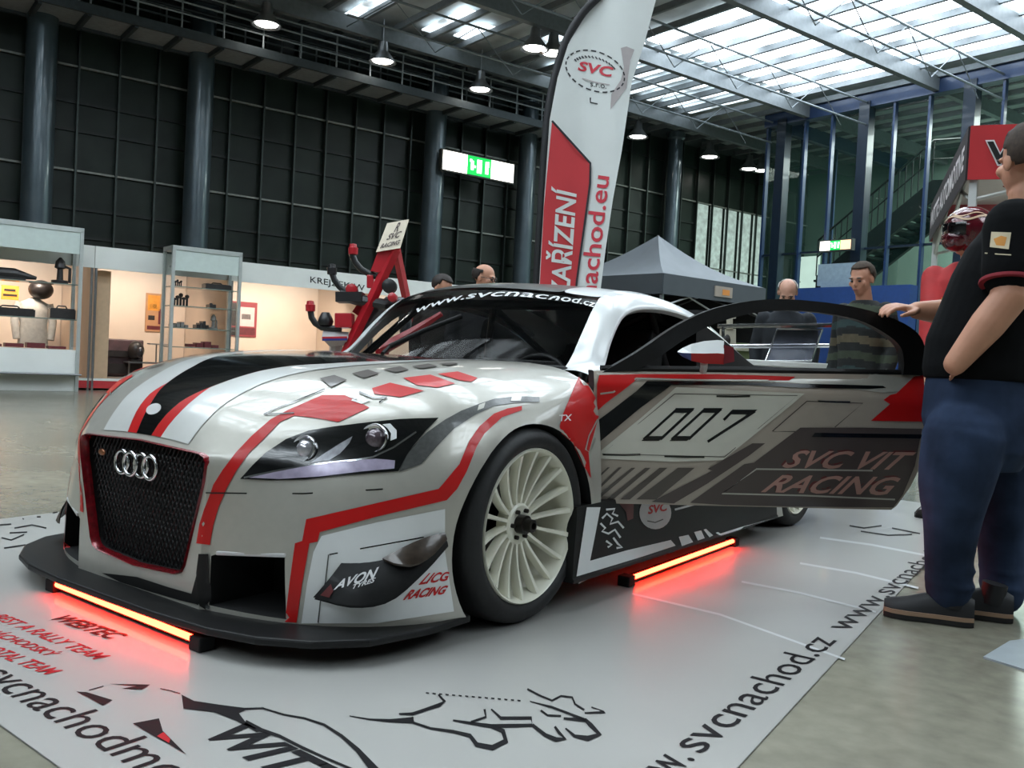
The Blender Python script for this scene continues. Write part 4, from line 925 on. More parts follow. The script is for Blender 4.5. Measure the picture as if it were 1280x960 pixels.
gwrite('BEST A RALLY TEAM', (-14, 771), (119, 825), .045, 2, .2, .012); gwrite('NÁCHODSKÝ', (-22, 789), (60, 821), .045, 2, .2, .012); gwrite('TOTAL TEAM', (-30, 810), (58, 844), .045, 2, .2, .012); gwrite('WEBTEC', (62, 774), (138, 800), .06, 1, .3, .03)
def cs(P, ox, oy, k): return [(ox+x*k, oy+y*k) for x, y in P]
q = lambda P: cs(P, 80, 840, .3125)
patch(mm, Lg, q([(470, 90), (520, 115), (620, 130), (720, 143), (800, 141), (800, 147), (725, 152), (700, 165), (730, 205), (790, 236), (770, 240), (690, 195), (600, 160), (478, 146)]), 1, 8)
stroke(mm, Lg, q([(790, 143), (880, 170), (960, 184), (1040, 210), (1110, 255), (1175, 312), (1250, 400)]), [2, 2, 2.5, 3, 4, 6, 11], 1); stroke(mm, Lg, q([(725, 200), (790, 232), (860, 255), (950, 300), (1050, 345), (1180, 400)]), [6, 5, 4, 3.5, 3, 3], 1)
patch(mm, Lg, q([(50, 78), (90, 80), (195, 112), (155, 134), (95, 100)]), 1, 8); patch(mm, Lg, q([(180, 47), (345, 50), (312, 70), (230, 66), (290, 56)]), 1, 8); patch(mm, Lg, q([(275, 205), (380, 185), (395, 235), (490, 330), (420, 288), (370, 262), (320, 232)]), 1, 8)
patch(mm, Lay(z=.0062), q([(372, 256), (398, 240), (425, 268), (420, 284)]), 2, 8)
stroke(mm, Lg, q([(100, 72), (130, 64), (158, 56)]), 1, 1); stroke(mm, Lg, q([(385, 66), (425, 74), (465, 86)]), 1, 1)
q = lambda P: cs(P, 420, 840, .28125)
for P_, w_ in (([(60, 195), (150, 210), (240, 216), (345, 214)], [1, 2, 4, 8]), ([(280, 186), (340, 186), (400, 166), (460, 146), (482, 130), (455, 100)], [2, 4, 4, 5, 4, 2]), ([(335, 200), (345, 225), (420, 250), (520, 264), (595, 282), (625, 322), (695, 336), (755, 306), (742, 262), (690, 240), (620, 230), (520, 214)], [4, 3, 3, 4, 5, 6, 7, 7, 6, 5, 4, 2]),
  ([(660, 165), (666, 200), (600, 222)], 3), ([(690, 165), (732, 204), (868, 204), (872, 236), (690, 240)], [2, 4, 4, 4, 5]), ([(872, 234), (930, 280), (978, 300), (1018, 296), (992, 270), (972, 242)], [4, 5, 6, 5, 4, 3]), ([(1020, 250), (1060, 284), (1120, 295), (1170, 276), (1132, 236), (1110, 214), (1012, 206)], [2, 4, 7, 7, 6, 5, 3]),
  ([(1115, 216), (1040, 186), (960, 156), (862, 130)], [4, 3, 3, 1]), ([(850, 75), (910, 106), (960, 126), (1000, 106), (1050, 112), (1062, 142), (1104, 168)], 2.4), ([(1105, 182), (1195, 178), (1135, 156)], [2, 4, 2]), ([(910, 170), (940, 192), (1000, 195)], 2.5)): stroke(mm, Lg, q(P_), w_, 1)
for i in range(15): x = 400+i*29; stroke(mm, Lg, q([(x, 92+i*2.4), (x+14, 94+i*2.4)]), 1.6, 1)
for P_ in ([(0, 656), (14, 655)], [(18, 660), (40, 656), (58, 660)], [(2, 672), (14, 675), (30, 668)], [(12, 666), (34, 665)], [(28, 648), (30, 649)], [(46, 646), (51, 646)], [(5, 685), (32, 681)], [(66, 641), (72, 640)], [(1062, 657), (1080, 660), (1102, 657)], [(1076, 664), (1110, 669), (1140, 668)], [(1115, 660), (1150, 667)]): stroke(mm, Lg, P_, 1.6, 1)
for P_ in ([(1025, 672), (1090, 681), (1162, 695)], [(1000, 704), (1070, 716), (1148, 735)], [(927, 727), (1000, 741), (1095, 765)], [(790, 742), (900, 768), (1056, 824)]): stroke(mm, Lay(z=.005), P_, 2.4, 3)
solo(mm, 'floor_mat', [MATW, INK, INKR, SEAM], 'large white printed floor mat lying under the racing car', 'mat', (0, 1, 0), fix=False)
m = MB(); m.slab([G(1229, 823, 0), G(1262, 803, 0), G(1330, 795, 0), G(1360, 850, 0), G(1290, 842, 0)], (0, 0, .006)); solo(m, 'floor_sheet', [mat('pale_sheet', (150, 158, 162), .5, 0, 0, .08)], 'pale grey sheet lying on the concrete at the right photo edge', 'sheet', G(1290, 820, 0))

# feather flag
FD = 6.6
FW = mat('flag_white', (218, 222, 220), .65, 0, 0, .03, 3.); FR_ = mat('flag_red', (196, 54, 60), .65, 0, 0, .05, 4.); FB = mat('flag_dark', (40, 40, 46), .7); FT = mat('flag_red_ink', (200, 50, 66), .6); FG = mat('flag_taupe', (176, 168, 168), .65)
def fl(o): return lambda p: W(p[0], p[1], FD-o+.03*sin(p[0]*.07+p[1]*.004))
flag = thing('feather_flag', 'tall white and red feather flag on a curved black pole behind the racing car', 'flag', V((W(664, 560, FD).x, W(664, 560, FD).y, 0)))
m = MB(); ring_ = [(672, 420), (674, 352), (680, 250), (687, 150), (697, 97), (711, 53), (733, 18), (760, -8), (795, -34), (832, -52), (822, -8), (806, 52), (790, 102), (777, 190), (766, 250), (757, 312), (751, 360), (744, 420)]
patch(m, fl(0), ring_, 0, 12); patch(m, fl(.012), [(675, 351), (680, 258), (690, 152), (739, 205), (738, 230), (722, 351), (716, 418), (672, 418)], 1, 12)
patch(m, fl(-.006), ring_, 0, 12)
stroke(m, fl(.014), [(690, 151), (738, 204), (737.5, 230), (721, 351), (715, 418)], 2.6, 2)
for ctr, rx, ry, mi in (((744, 89), 37, 25, 2),):
    for i in range(22):
        a = 2*pi*i/22; b_ = a+2*pi/22*.62; f_ = lambda t: (ctr[0]+rx*cos(t)*.99+ry*sin(t)*.0+4*0, ctr[1]+ry*sin(t)+rx*cos(t)*.22); stroke(m, fl(.004), [f_(a), f_((a+b_)/2), f_(b_)], 1.7, 2)
for i in range(14): t = pi+.5+i*.16; c_ = (744+28*cos(t), 89+17*sin(t)+28*cos(t)*.22); stroke(m, fl(.004), [(c_[0]-1.2, c_[1]-1.5), (c_[0]+1.2, c_[1]+1.5)], 1.6, 2)
write(m, fl(.005), 'SVC', [(722, 88), (765, 97), (767, 84), (724, 76)], 3, .1, .03); stroke(m, fl(.004), [(728, 98), (745, 103), (762, 106)], 1.4, 4); write(m, fl(.005), 's.r.o.', [(738, 108), (758, 111), (758, 106), (738, 103)], 2)
patch(m, fl(.003), [(776, 60), (783, 58), (793, 62), (788, 75), (783, 110), (763, 137), (764, 118), (776, 100), (780, 84)], 4, 8); stroke(m, fl(.004), [(738, 122), (738, 128), (747, 130)], 1.6, 2)
write(m, fl(.016), 'ZAŘÍZENÍ', [(711.5, 373), (721, 240), (687, 232), (680, 370)], 0, 0, .02)
write(m, fl(.005), 'www.svcnachod.eu', [(729, 512), (762, 221), (741, 218), (706, 512)], 3, 0, .012)
m.build('banner_cloth', [FW, FR_, FB, FT, FG], flag, 60, fix=False)
m = MB(); m.tube([W(x, y, FD+.005) for x, y in spl([(664, 560, 0), (669, 420, 0), (671, 352, 0), (677, 250, 0), (684, 150, 0), (694, 95, 0), (708, 50, 0), (731, 13, 0), (759, -12, 0), (795, -38, 0), (833, -56, 0)], 40) for x, y in ((x, y),)] if False else [W(p.x, p.y, FD+.005) for p in spl([(664, 560, 0), (669, 420, 0), (671, 352, 0), (677, 250, 0), (684, 150, 0), (694, 95, 0), (708, 50, 0), (731, 13, 0), (759, -12, 0), (795, -38, 0), (833, -56, 0)], 40)], [.03]*30+[.026-.0018*i for i in range(10)], 10)
m.build('flagpole', [mat('flag_black', (20, 20, 24), .6)], flag, 60)
b_ = wloc(flag); m = MB(); m.tube([W(664, 560, FD), b_+V((0, 0, .03))], .02, 8); m.box(b_+V((0, 0, .015)), (.5, .5, .03)); m.build('base_plate', [MATS['flag_black']], flag)

# dark grey pop-up tent
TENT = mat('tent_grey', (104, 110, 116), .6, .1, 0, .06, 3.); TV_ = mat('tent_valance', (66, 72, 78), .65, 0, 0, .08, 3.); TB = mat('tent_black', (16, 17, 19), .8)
def popup(near, right, peakz, ez, val, mats, name, label, hang=None, leg=STEEL):
    left = near+Matrix.Rotation(radians(90), 3, 'Z') @ (right-near); far = left+right-near
    C4 = [near, right, far, left]; cen = (near+far)/2; r = thing(name, label, 'tent', V((cen.x, cen.y, 0)))
    zc = lambda p, z: V((p.x, p.y, z)); pk = zc(cen, peakz); m = MB()
    for i in range(4):
        a, b = zc(C4[i], ez), zc(C4[(i+1) % 4], ez); rows = []
        for j in range(9):
            t = j/8; rows.append([(a+(b-a)*(k/10))*(1-t)+pk*t-V((0, 0, .16*sin(pi*t)*(1-.35*abs(k/5-1)))) for k in range(11)])
        m.grid(rows)
    m.build('canopy', [mats[0]], r, 60)
    for i in range(4):
        a, b = C4[i], C4[(i+1) % 4]; o = (a-b).cross(V((0, 0, 1))).normalized()*-.0
        m = MB(); m.slab([zc(a, ez), zc(b, ez), zc(b, ez-val), zc(a, ez-val)], (a+b-cen*2).normalized()*.012, 0)
        if hang: hang(i, m, a, b)
        m.build('valance', [mats[1] if not isinstance(mats[1], list) else mats[1][i]]+mats[2:], r)
    for p in C4: m = MB(); q_ = p+(cen-p).normalized()*.06; m.box(zc(q_, ez/2), (.045, .045, ez)); m.build('leg', [leg], r)
    m = MB()
    for i in range(4): a, b = C4[i]+(cen-C4[i])*.03, C4[(i+1) % 4]+(cen-C4[(i+1) % 4])*.03; m.tube([zc(a, ez-.1), zc((a+b)/2, ez-.45), zc(b, ez-.1)], .014, 6); m.tube([zc(a, ez-.45), zc((a+b)/2, ez-.1), zc(b, ez-.45)], .014, 6)
    m.tube([pk-V((0, 0, .7)), pk], .02, 6); m.build('truss', [leg], r)
    return r, C4, cen, zc
nc, rc = W(829, 344, 12.2), W(957, 357, 13.7); nc.z = rc.z = 0
def hg(i, m, a, b):
    if i == 0:
        d = (b-a); n_ = d.cross(V((0, 0, 1))).normalized(); 
        if n_.dot(EYE-a) < 0: n_ = -n_
        P0 = a+d*.47; P1 = a+d*.64; m.slab([V((P0.x, P0.y, 1.86)), V((P1.x, P1.y, 1.86)), V((P1.x, P1.y, 2.01)), V((P0.x, P0.y, 2.01))], n_*.03, 1)
        P0 = a+d*.54; P1 = a+d*.61; m.slab([V((P0.x, P0.y, 1.89)), V((P1.x, P1.y, 1.89)), V((P1.x, P1.y, 1.97)), V((P0.x, P0.y, 1.97))], n_*.035, 2)
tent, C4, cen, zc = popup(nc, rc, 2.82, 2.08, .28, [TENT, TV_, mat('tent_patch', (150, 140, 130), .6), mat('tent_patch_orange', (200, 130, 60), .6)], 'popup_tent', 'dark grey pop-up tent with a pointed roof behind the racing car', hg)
m = MB()
for i in (1, 2): a, b = C4[i], C4[(i+1) % 4]; m.slab([zc(a, .05), zc(b, .05), zc(b, 2.0), zc(a, 2.0)], (cen-(a+b)/2).normalized()*.01)
m.build('side_curtain', [TB], tent)
# red pop-up tent on the right
nr, fr2 = W(1209, 225, 5.6), W(1162.5, 306, 8.2); nr.z = fr2.z = 0; sd = (fr2-nr); rr2 = nr+Matrix.Rotation(radians(-90), 3, 'Z') @ sd
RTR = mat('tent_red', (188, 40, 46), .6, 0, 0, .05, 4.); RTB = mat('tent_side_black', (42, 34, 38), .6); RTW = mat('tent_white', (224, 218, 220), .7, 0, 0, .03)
zb_ = W(1209, 225, 5.6).z; zt_ = W(1209, 158, 5.6).z
def hg2(i, m, a, b):
    d = b-a; n_ = d.cross(V((0, 0, 1))).normalized(); c_ = (nr+rr2+fr2+rr2-nr)/4
    mid = (nr+rr2+fr2+(rr2+sd))/4
    if n_.dot((a+b)/2-mid) < 0: n_ = -n_
    h = zt_-zb_
    def L_(p, o=.016): return a+d*p[0]+V((0, 0, zb_+h*p[1]))+n_*o
    if i == 0: 
        write(m, lambda p: L_(p, .016), 'WITTE', [(.030, .24), (.30, .24), (.30, .72), (.030, .72)], 1, 0, .05); write(m, lambda p: L_(p, .019), 'WITTE', [(.034, .27), (.297, .27), (.297, .69), (.034, .69)], 2, 0, .02)
    if i == 3: write(m, lambda p: L_(p, .016), 'WITTE AUTOMOTIVE', [(.04, .26), (.96, .26), (.96, .74), (.04, .74)], 1, 0, .03)
    if i == 2:
        for k in range(7): u = k/7; m.slab([L_((u+.02, .45)), L_((u+.12, .45)), L_((u+.07, .9))], n_*-.03, 1)
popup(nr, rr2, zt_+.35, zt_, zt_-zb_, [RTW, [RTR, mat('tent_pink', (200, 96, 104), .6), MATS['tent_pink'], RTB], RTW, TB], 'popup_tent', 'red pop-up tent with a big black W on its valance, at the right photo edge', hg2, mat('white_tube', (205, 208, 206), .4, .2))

# red repair rig behind the car
RD = 7.0
RIG = mat('rig_red', (176, 28, 40), .35, 0, .5, .08); RB = mat('rig_black', (18, 18, 20), .45, 0, .2, .1)
w7 = lambda x, y, d=0.: W(x, y, RD+d)
base = w7(440, 430); rig = thing('repair_rig', 'red frame rig with curved black arms and a slanted cream sign, behind the bonnet', 'machine', (base.x, base.y, 0))
m = MB()
for d in (-.12, .12): m.tube([w7(428, 452, d), w7(444, 417, d), w7(466, 372, d), w7(494, 312, d)], .042, 4)
m.tube([w7(495, 311, .25), w7(502, 345, .3), w7(510, 383, .35), w7(520, 440, .4)], .036, 4); m.tube([w7(495, 311, -.1), w7(495, 311, .3)], .03, 6)
m.slab([w7(463, 339, -.14), w7(472, 315.6, -.14), w7(493, 312, -.14), w7(482, 341, -.14)], DEEP*.04)
for a_ in (.25, .6): m.tube([w7(428+66*a_, 452-140*a_, -.12), w7(428+66*a_, 452-140*a_, .14)], .03, 6)
m.tube([w7(444, 392), w7(455, 376)], .03, 6); m.tube([w7(478, 436, -.3), w7(512, 418, -.35), w7(552, 392, -.4)], [.05, .04, .02], 6)
fx = w7(428, 452); m.tube([fx, V((fx.x, fx.y, .08))], .05, 6); gx = w7(520, 440, .4); m.tube([gx, V((gx.x, gx.y, .08))], .045, 6); hx_ = w7(478, 436, -.3); m.tube([hx_, V((hx_.x, hx_.y, .05))], .05, 6)
for p in (fx, gx, hx_): m.box(V((p.x, p.y, .03)), (.35, .35, .06))
m.build('frame', [RIG], rig, 50)
sg = MB(); A = [w7(470, 315, -.17), w7(500, 310, -.17), w7(511, 274, -.05), w7(484, 279, -.05)]; sg.slab(A, DEEP*.02); 
SGF = lambda p: A[0]+(A[1]-A[0])*p[0]+(A[3]-A[0])*p[1]-DEEP*.006
write(sg, SGF, 'R', [(.45, .62), (.62, .62), (.68, .95), (.5, .95)], 1, 0, .03); write(sg, SGF, 'SVC', [(.25, .36), (.8, .40), (.82, .62), (.28, .58)], 1, .2, .03); write(sg, SGF, 'RACING', [(.12, .1), (.9, .14), (.9, .3), (.12, .26)], 1, .2, .03)
sg.build('sign_panel', [mat('sign_cream', (198, 186, 166), .6), mat('sign_ink', (70, 56, 52), .6)], rig)
def arm(P_, head, red, label=None):
    m = MB(); m.tube([w7(x, y, -.1) for x, y in P_], .024, 8); o = m.build('arm', [RB], rig, 60); h = MB(); c_ = w7(*head, -.1)
    h.lathe([(-.04, .022), (-.036, .036), (.012, .038), (.016, .030), (.04, .026), (.045, .01)], c_, UP, 14); h.build('arm_head', [RIG if red else RB], o, 40)
arm([(440, 317), (444, 328), (452, 337), (461, 342), (474, 347)], (441.5, 312), True); arm([(415, 341), (418, 350), (424, 358), (432, 365)], (415, 337), False); arm([(388, 387), (389.5, 397), (394, 404), (402, 409.5), (427, 411)], (388, 383), True)
m = MB(); m.box(w7(438, 372, -.1), (.2, .16, .075), Matrix((RIGHT, DEEP, UP)).transposed()); m.tube([w7(425, 368, -.1), w7(452, 376, -.1), w7(480, 381, -.1), w7(500, 379, 0)], .045, 8); m.lathe([(-.03, .05), (.0, .06), (.03, .05), (.07, .03)], w7(407, 402, -.1), UP, 12)
m.lathe([(-.05, .03), (-.04, .055), (.04, .055), (.05, .03)], w7(487, 358, -.1), DEEP, 18); m.build('winch', [RB], rig, 40)
BX = Matrix((RIGHT, DEEP, UP)).transposed()
m = MB(); m.lathe([(-.04, .02), (-.035, .045), (.035, .045), (.04, .02)], w7(440, 362, -.14), DEEP, 8); m.build('motor', [RIG], rig, 40)
m = MB(); m.box(w7(431, 401, -.1), (.13, .14, .11), BX); m.build('gearbox', [RIG], rig, None, .006)
m = MB(); m.lathe([(-.05, .02), (-.04, .035), (.04, .035), (.05, .02)], w7(491, 372, -.16), DEEP, 12); m.build('motor', [RIG], rig, 40)
m = MB(); m.box(w7(463, 352, -.1), (.05, .05, .10), BX); m.build('bracket', [RIG], rig, None, .006)
m = MB(); m.rings([[w7(402+x, 413+y, d) for x, y, d in ((2, 0, -.1), (34, 2, -.1), (34, 2, .2), (2, 0, .2))], [w7(402+x, 413+y, d) for x, y, d in ((0, 10, -.16), (33, 10, -.16), (33, 10, .24), (0, 10, .24))], [w7(402+x, 413+y, d) for x, y, d in ((10, 20, -.1), (30, 19, -.1), (30, 19, .2), (10, 20, .2))]])
for k, (y0, mi) in enumerate(((421, 1), (423.5, 2))): m.slab([w7(403, y0, -.165), w7(434, y0-.6, -.165), w7(434, y0+2, -.165), w7(403, y0+2.6, -.165)], -DEEP*.01, mi)
tb = w7(420, 430, .05); m.tube([tb, V((tb.x, tb.y, .05))], .05, 8); m.box(V((tb.x, tb.y, .025)), (.4, .4, .05)); m.build('pedestal', [mat('rig_grey', (180, 178, 178), .5), RIG, BLUE], rig)
m = MB(); m.tube([w7(455, 418, .02), w7(468, 395, 0), w7(486, 378, -.05), w7(500, 378, -.05), w7(506, 392, 0), w7(508, 420, 0)], .05, 8); m.build('hose', [mat('rig_hose', (70, 76, 82), .35, .2, .2)], rig, 60)

# display table seen through the door glass
TD = 6.2
wt_ = lambda x, y, d=0.: W(x, y, TD+d)
c_ = wt_(970, 455, .25); tbl = thing('display_table', 'white display table with chrome rails and a slanted clear plate, seen through the door window', 'table', (c_.x, c_.y, 0))
BR = Matrix((_r0, _d0, V((0, 0, 1)))).transposed()
m = MB(); m.box(c_-V((0, 0, .0)), (.98, .56, .04), BR); m.build('tabletop', [BW], tbl, None, .006)
for dx in (-.46, .46):
    for dy in (-.25, .25): m = MB(); p = c_+_r0*dx+_d0*dy; m.tube([V((p.x, p.y, 0)), V((p.x, p.y, c_.z))], .022, 8); m.build('leg', [STEEL], tbl, 60)
m = MB(); m.slab([wt_(898, 405, .35), wt_(1065, 403.5, .35), wt_(1066, 409, .35), wt_(898, 410, .35)], DEEP*.03); m.slab([wt_(898, 405, .35), wt_(1065, 403.5, .35), wt_(1066, 404, .05), wt_(898, 405.5, .05)], V((0, 0, -.012))); m.tube([wt_(900, 433, .3), wt_(1036, 432, .3)], .014, 8)
for x in (904, 1050): m.tube([wt_(x, 407, .35), wt_(x, 452, .35)], .012, 8)
m.build('rail', [CHROME], tbl, 40)
m = MB(); m.slab([wt_(957, 451, 0), wt_(1014, 451, 0), wt_(1028, 412, .2), wt_(972, 411, .2)], DEEP*.008); o = m.build('clear_plate', [glass('acrylic', (110, 115, 130), .55)], tbl)
m = MB()
for a_, b_ in (((957, 451, 0), (972, 411, .2)), ((1014, 451, 0), (1028, 412, .2)), ((957, 451, 0), (1014, 451, 0)), ((972, 411, .2), (1028, 412, .2))): m.tube([wt_(*a_), wt_(*b_)], .007, 6)
m.build('plate_edge', [CHROME], o, 60)
# white slatted frame behind the table
fd = lambda x, y, d=0.: W(x, y, 8.0+d)
c_ = fd(912, 440); m = MB(); m.slab([fd(901, 411), fd(920, 411), fd(920, 470), fd(898, 470)], DEEP*.04); m.box(V((c_.x, c_.y, .3)), (.5, .35, .6), BR); m.slab([fd(905, 382), fd(920, 382), fd(920, 398), fd(903, 398)], DEEP*.04, 0); m.tube([fd(912, 398), fd(912, 411)], .03, 6); m.ball(fd(909, 425), (.03, .02, .05), 12, 8, 1, (RIGHT, DEEP, UP))
solo(m, 'kiosk', [mat('kiosk_cream', (196, 190, 172), .6), DK], 'small cream kiosk with a dark opening behind the display table', 'kiosk', (c_.x, c_.y, 0))
c_ = W(935, 440, 9.2); m = MB(); bx = V((c_.x, c_.y, .55)); m.box(bx, (.9, .3, 1.1), BR)
for i in range(6): m.box(V((c_.x, c_.y, .15+i*.18))-_d0*.16, (.92, .03, .06), BR, 1)
solo(m, 'crate_stack', [mat('olive_green', (92, 104, 70), .8), mat('pale_slat', (170, 170, 150), .7)], 'green slatted rack standing far behind the door window', 'rack', (c_.x, c_.y, 0))
# ================================================================== PEOPLE
SKIN = mat('skin', (196, 142, 116), .5, 0, 0, .06, 20); SKIN2 = mat('skin_pale', (206, 156, 134), .5, 0, 0, .06, 20)
EYEM = mat('eye_dark', (34, 28, 26), .3); LIP = mat('lip', (160, 96, 86), .5)
def voxel(mb, size, smooth=3, name='b'):
    me = mb.mesh(name, [SKIN]); o = bpy.data.objects.new(name, me); COL.objects.link(o)
    r = o.modifiers.new('r', 'REMESH'); r.mode = 'VOXEL'; r.voxel_size = size; r.use_smooth_shade = True
    s = o.modifiers.new('s', 'SMOOTH'); s.factor = .5; s.iterations = smooth
    out = evalmesh(o); bpy.data.objects.remove(o); return out
def fused(mb, size, name, mats, parent, smooth=3, pick=None):
    """one continuous surface; each face takes the material of the source shape nearest to it"""
    me = voxel(mb, size, smooth); org = wloc(parent)
    if len(mats) > 1:
        bv = BVHTree.FromPolygons(mb.v, mb.f)
        idx = []
        for p in me.polygons:
            c = V(p.center); k = mb.m[bv.find_nearest(c)[2]]
            idx.append(pick(c, k) if pick else k)
    else: idx = [0]*len(me.polygons)
    me.materials.clear()
    for k in mats: me.materials.append(k)
    me.polygons.foreach_set('material_index', idx)
    me.polygons.foreach_set('use_smooth', [True]*len(me.polygons))
    me.transform(Matrix.Translation(-org)); me.name = name
    o = bpy.data.objects.new(name, me); COL.objects.link(o); o.parent = parent; return o
def capsule(mb, pts, rad, seg=14, mi=0, flat=1.):
    P = [V(p) for p in pts]; mb.tube(P, rad, seg, mi, False, flat); mb.ball(P[0], rad[0]*.98, seg, 8, mi); mb.ball(P[-1], rad[-1]*.98, seg, 8, mi)
def oval(c, l, f, a, b, n=24, sq=2.3):
    out = []
    for k in range(n):
        t = 2*pi*k/n; ct, st = cos(t), sin(t)
        out.append(c+l*(a*math.copysign(abs(ct)**(2/sq), ct))+f*(b*math.copysign(abs(st)**(2/sq), st)))
    return out
def head(mb, c, f, k=1., mi=0, u=V((0, 0, 1))):
    """skull, jaw, nose, ears and brow about the centre c, facing f; k = 1 is a 0.23 m head"""
    f = V(f).normalized(); l = u.cross(f).normalized(); u = f.cross(l); A = (l, f, u)
    P = lambda x, y, z: c+l*(x*k)+f*(y*k)+u*(z*k)
    mb.ball(P(0, -.012, .03), (.074*k, .094*k, .086*k), 22, 14, mi, A); mb.ball(P(0, .022, -.030), (.062*k, .066*k, .074*k), 20, 12, mi, A); mb.ball(P(0, .050, -.085), (.034*k, .030*k, .026*k), 14, 8, mi, A)
    mb.ball(P(0, .072, .022), (.056*k, .020*k, .014*k), 14, 8, mi, A)
    mb.rings([[P(-.010, .078, .018), P(.010, .078, .018), P(.008, .088, .014), P(-.008, .088, .014)], [P(-.017, .075, -.030), P(.017, .075, -.030), P(.010, .108, -.026), P(-.010, .108, -.026)], [P(-.012, .078, -.040), P(.012, .078, -.040), P(.006, .095, -.038), P(-.006, .095, -.038)]], mi)
    for s in (1, -1): mb.ball(P(s*.078, -.012, -.008), (.010*k, .020*k, .032*k), 12, 8, mi, A); mb.ball(P(s*.045, .062, -.02), (.022*k, .018*k, .022*k), 12, 8, mi, A)
    mb.ball(P(0, .080, -.058), (.026*k, .012*k, .011*k), 12, 8, mi, A)
    return P
def face_bits(parent, P, A, k, glasses=False):
    for s in (1, -1):
        m = MB(); m.ball(P(s*.031, .079, .000), (.012*k, .007*k, .007*k), 12, 8, 0, A); m.build('eye', [EYEM], parent, 60)
        m = MB(); m.ball(P(s*.032, .087, .024), (.020*k, .006*k, .005*k), 10, 6, 0, A); m.build('eyebrow', [EYEM], parent, 60)
    m = MB(); m.ball(P(0, .0935, -.058), (.022*k, .004*k, .005*k), 12, 6, 0, A); m.build('mouth', [LIP], parent, 60)
    if glasses:
        m = MB()
        for s in (1, -1): m.tube([P(s*.031+.024*cos(a*pi/8), .098, .018*sin(a*pi/8)) for a in range(16)], .003*k, 6, 0, True); m.tube([P(s*.056, .096, .004), P(s*.080, .02, .006), P(s*.082, -.03, 0)], .0028*k, 6)
        m.tube([P(-.008, .1, .002), P(.008, .1, .002)], .003*k, 6); m.build('glasses', [MATS['eye_dark']], parent, 60)
def hair(parent, P, A, k, col, top=.125, line=.05, back=-.05, name='hair', bald=False):
    m = MB(); c0 = P(0, -.016, .034); R = (.083*k, .104*k, .094*k); n, rn = 28, 16; vs = []; fs = []
    for j in range(rn+1):
        t = pi*.70*j/rn
        for i in range(n):
            a = 2*pi*i/n; x, y, z = sin(t)*cos(a), sin(t)*sin(a), cos(t); w = 1+.02*sin(7*a+3*j)+.015*sin(13*a-5*j)
            vs.append(c0+A[0]*(x*R[0]*w)+A[1]*(y*R[1]*w)+A[2]*(z*R[2]*w))
    for j in range(rn):
        for i in range(n):
            y = sin(pi*.70*(j+.5)/rn)*sin(2*pi*(i+.5)/n); z = cos(pi*.70*(j+.5)/rn); x = abs(sin(pi*.70*(j+.5)/rn)*cos(2*pi*(i+.5)/n))
            if y > .25 and z < .62-.1*x: continue
            if y > -.1 and z < .05: continue
            if bald and z > .28: continue
            fs.append((j*n+i, j*n+(i+1) % n, (j+1)*n+(i+1) % n, (j+1)*n+i))
    m.add(vs, fs); o = m.build(name, [col], parent, 180); sd = o.modifiers.new('s', 'SOLIDIFY'); sd.thickness = .008*k; sd.offset = 0; return o
def hand(mb, w, d, pn, curl=.5, k=1., left=True, mi=0, spread=.0):
    """palm and five fingers from the wrist w along d; pn = palm normal"""
    d = V(d).normalized(); pn = (V(pn)-d*V(pn).dot(d)).normalized(); s = d.cross(pn)*(1 if left else -1)
    palm = [w, w+d*.03*k, w+d*.085*k]; mb.rings([oval(p, s, pn, a*k, b*k, 12) for p, a, b in zip(palm, (.026, .036, .041), (.020, .015, .013))], mi)
    for i, (off, L) in enumerate(((-.031, .070), (-.011, .080), (.010, .076), (.030, .060))):
        p = w+d*(.082*k)+s*(off*k); dr = (d+s*(spread*off*20)).normalized(); pts = [p-d*.02*k, p]; a = 0
        for f_ in (.45, .32, .23):
            a += curl*(.8 if f_ == .45 else 1.); v = dr*cos(a)+pn*sin(a); p = p+v*(L*k*f_); pts.append(p)
        capsule(mb, pts, [.0095*k, .0098*k, .0088*k, .0080*k, .0068*k], 10, mi)
    p = w+d*.022*k-s*.030*k; v1 = (d*.72-s*.62+pn*.25).normalized(); v2 = (d*.92-s*.15+pn*.35).normalized()
    capsule(mb, [p, p+v1*.040*k, p+v1*.040*k+v2*.030*k, p+v1*.040*k+v2*.052*k], [.0125*k, .0112*k, .0098*k, .0078*k], 10, mi)
def shoe(parent, heel, toe, k, mats):
    f = V((toe.x-heel.x, toe.y-heel.y, 0)); L = f.length; f.normalize(); l = V((0, 0, 1)).cross(f); m = MB(); o = V((heel.x, heel.y, 0))
    secs = ((-.01, .025, .07), (.02, .036, .085), (.10, .038, .085), (.16, .043, .07), (.21, .048, .052), (.26, .042, .042), (.285, .025, .034))
    sole = [[o+f*(x*L/.28)+l*(w*1.08*q)+V((0, 0, z)) for q, z in ((-1, .003), (1, .003), (1, .028), (-1, .028))] for x, w, h in secs]; m.rings(sole, 1)
    m.rings([[o+f*(x*L/.28)+l*(w*cos(a*pi/8))+V((0, 0, .024+h*sin(a*pi/8))) for a in range(9)] for x, w, h in secs], 0)
    m.rings([[o+f*(x*L/.28)+l*(w*1.1*q)+V((0, 0, z)) for q, z in ((-1, .020), (1, .020), (1, .034), (-1, .034))] for x, w, h in secs], 2)
    m.tube([o+f*.06+V((0, 0, .06)), o+f*.05+V((0, 0, .13))], .042, 14, 0)
    return m.build('shoe', mats, parent, 50)

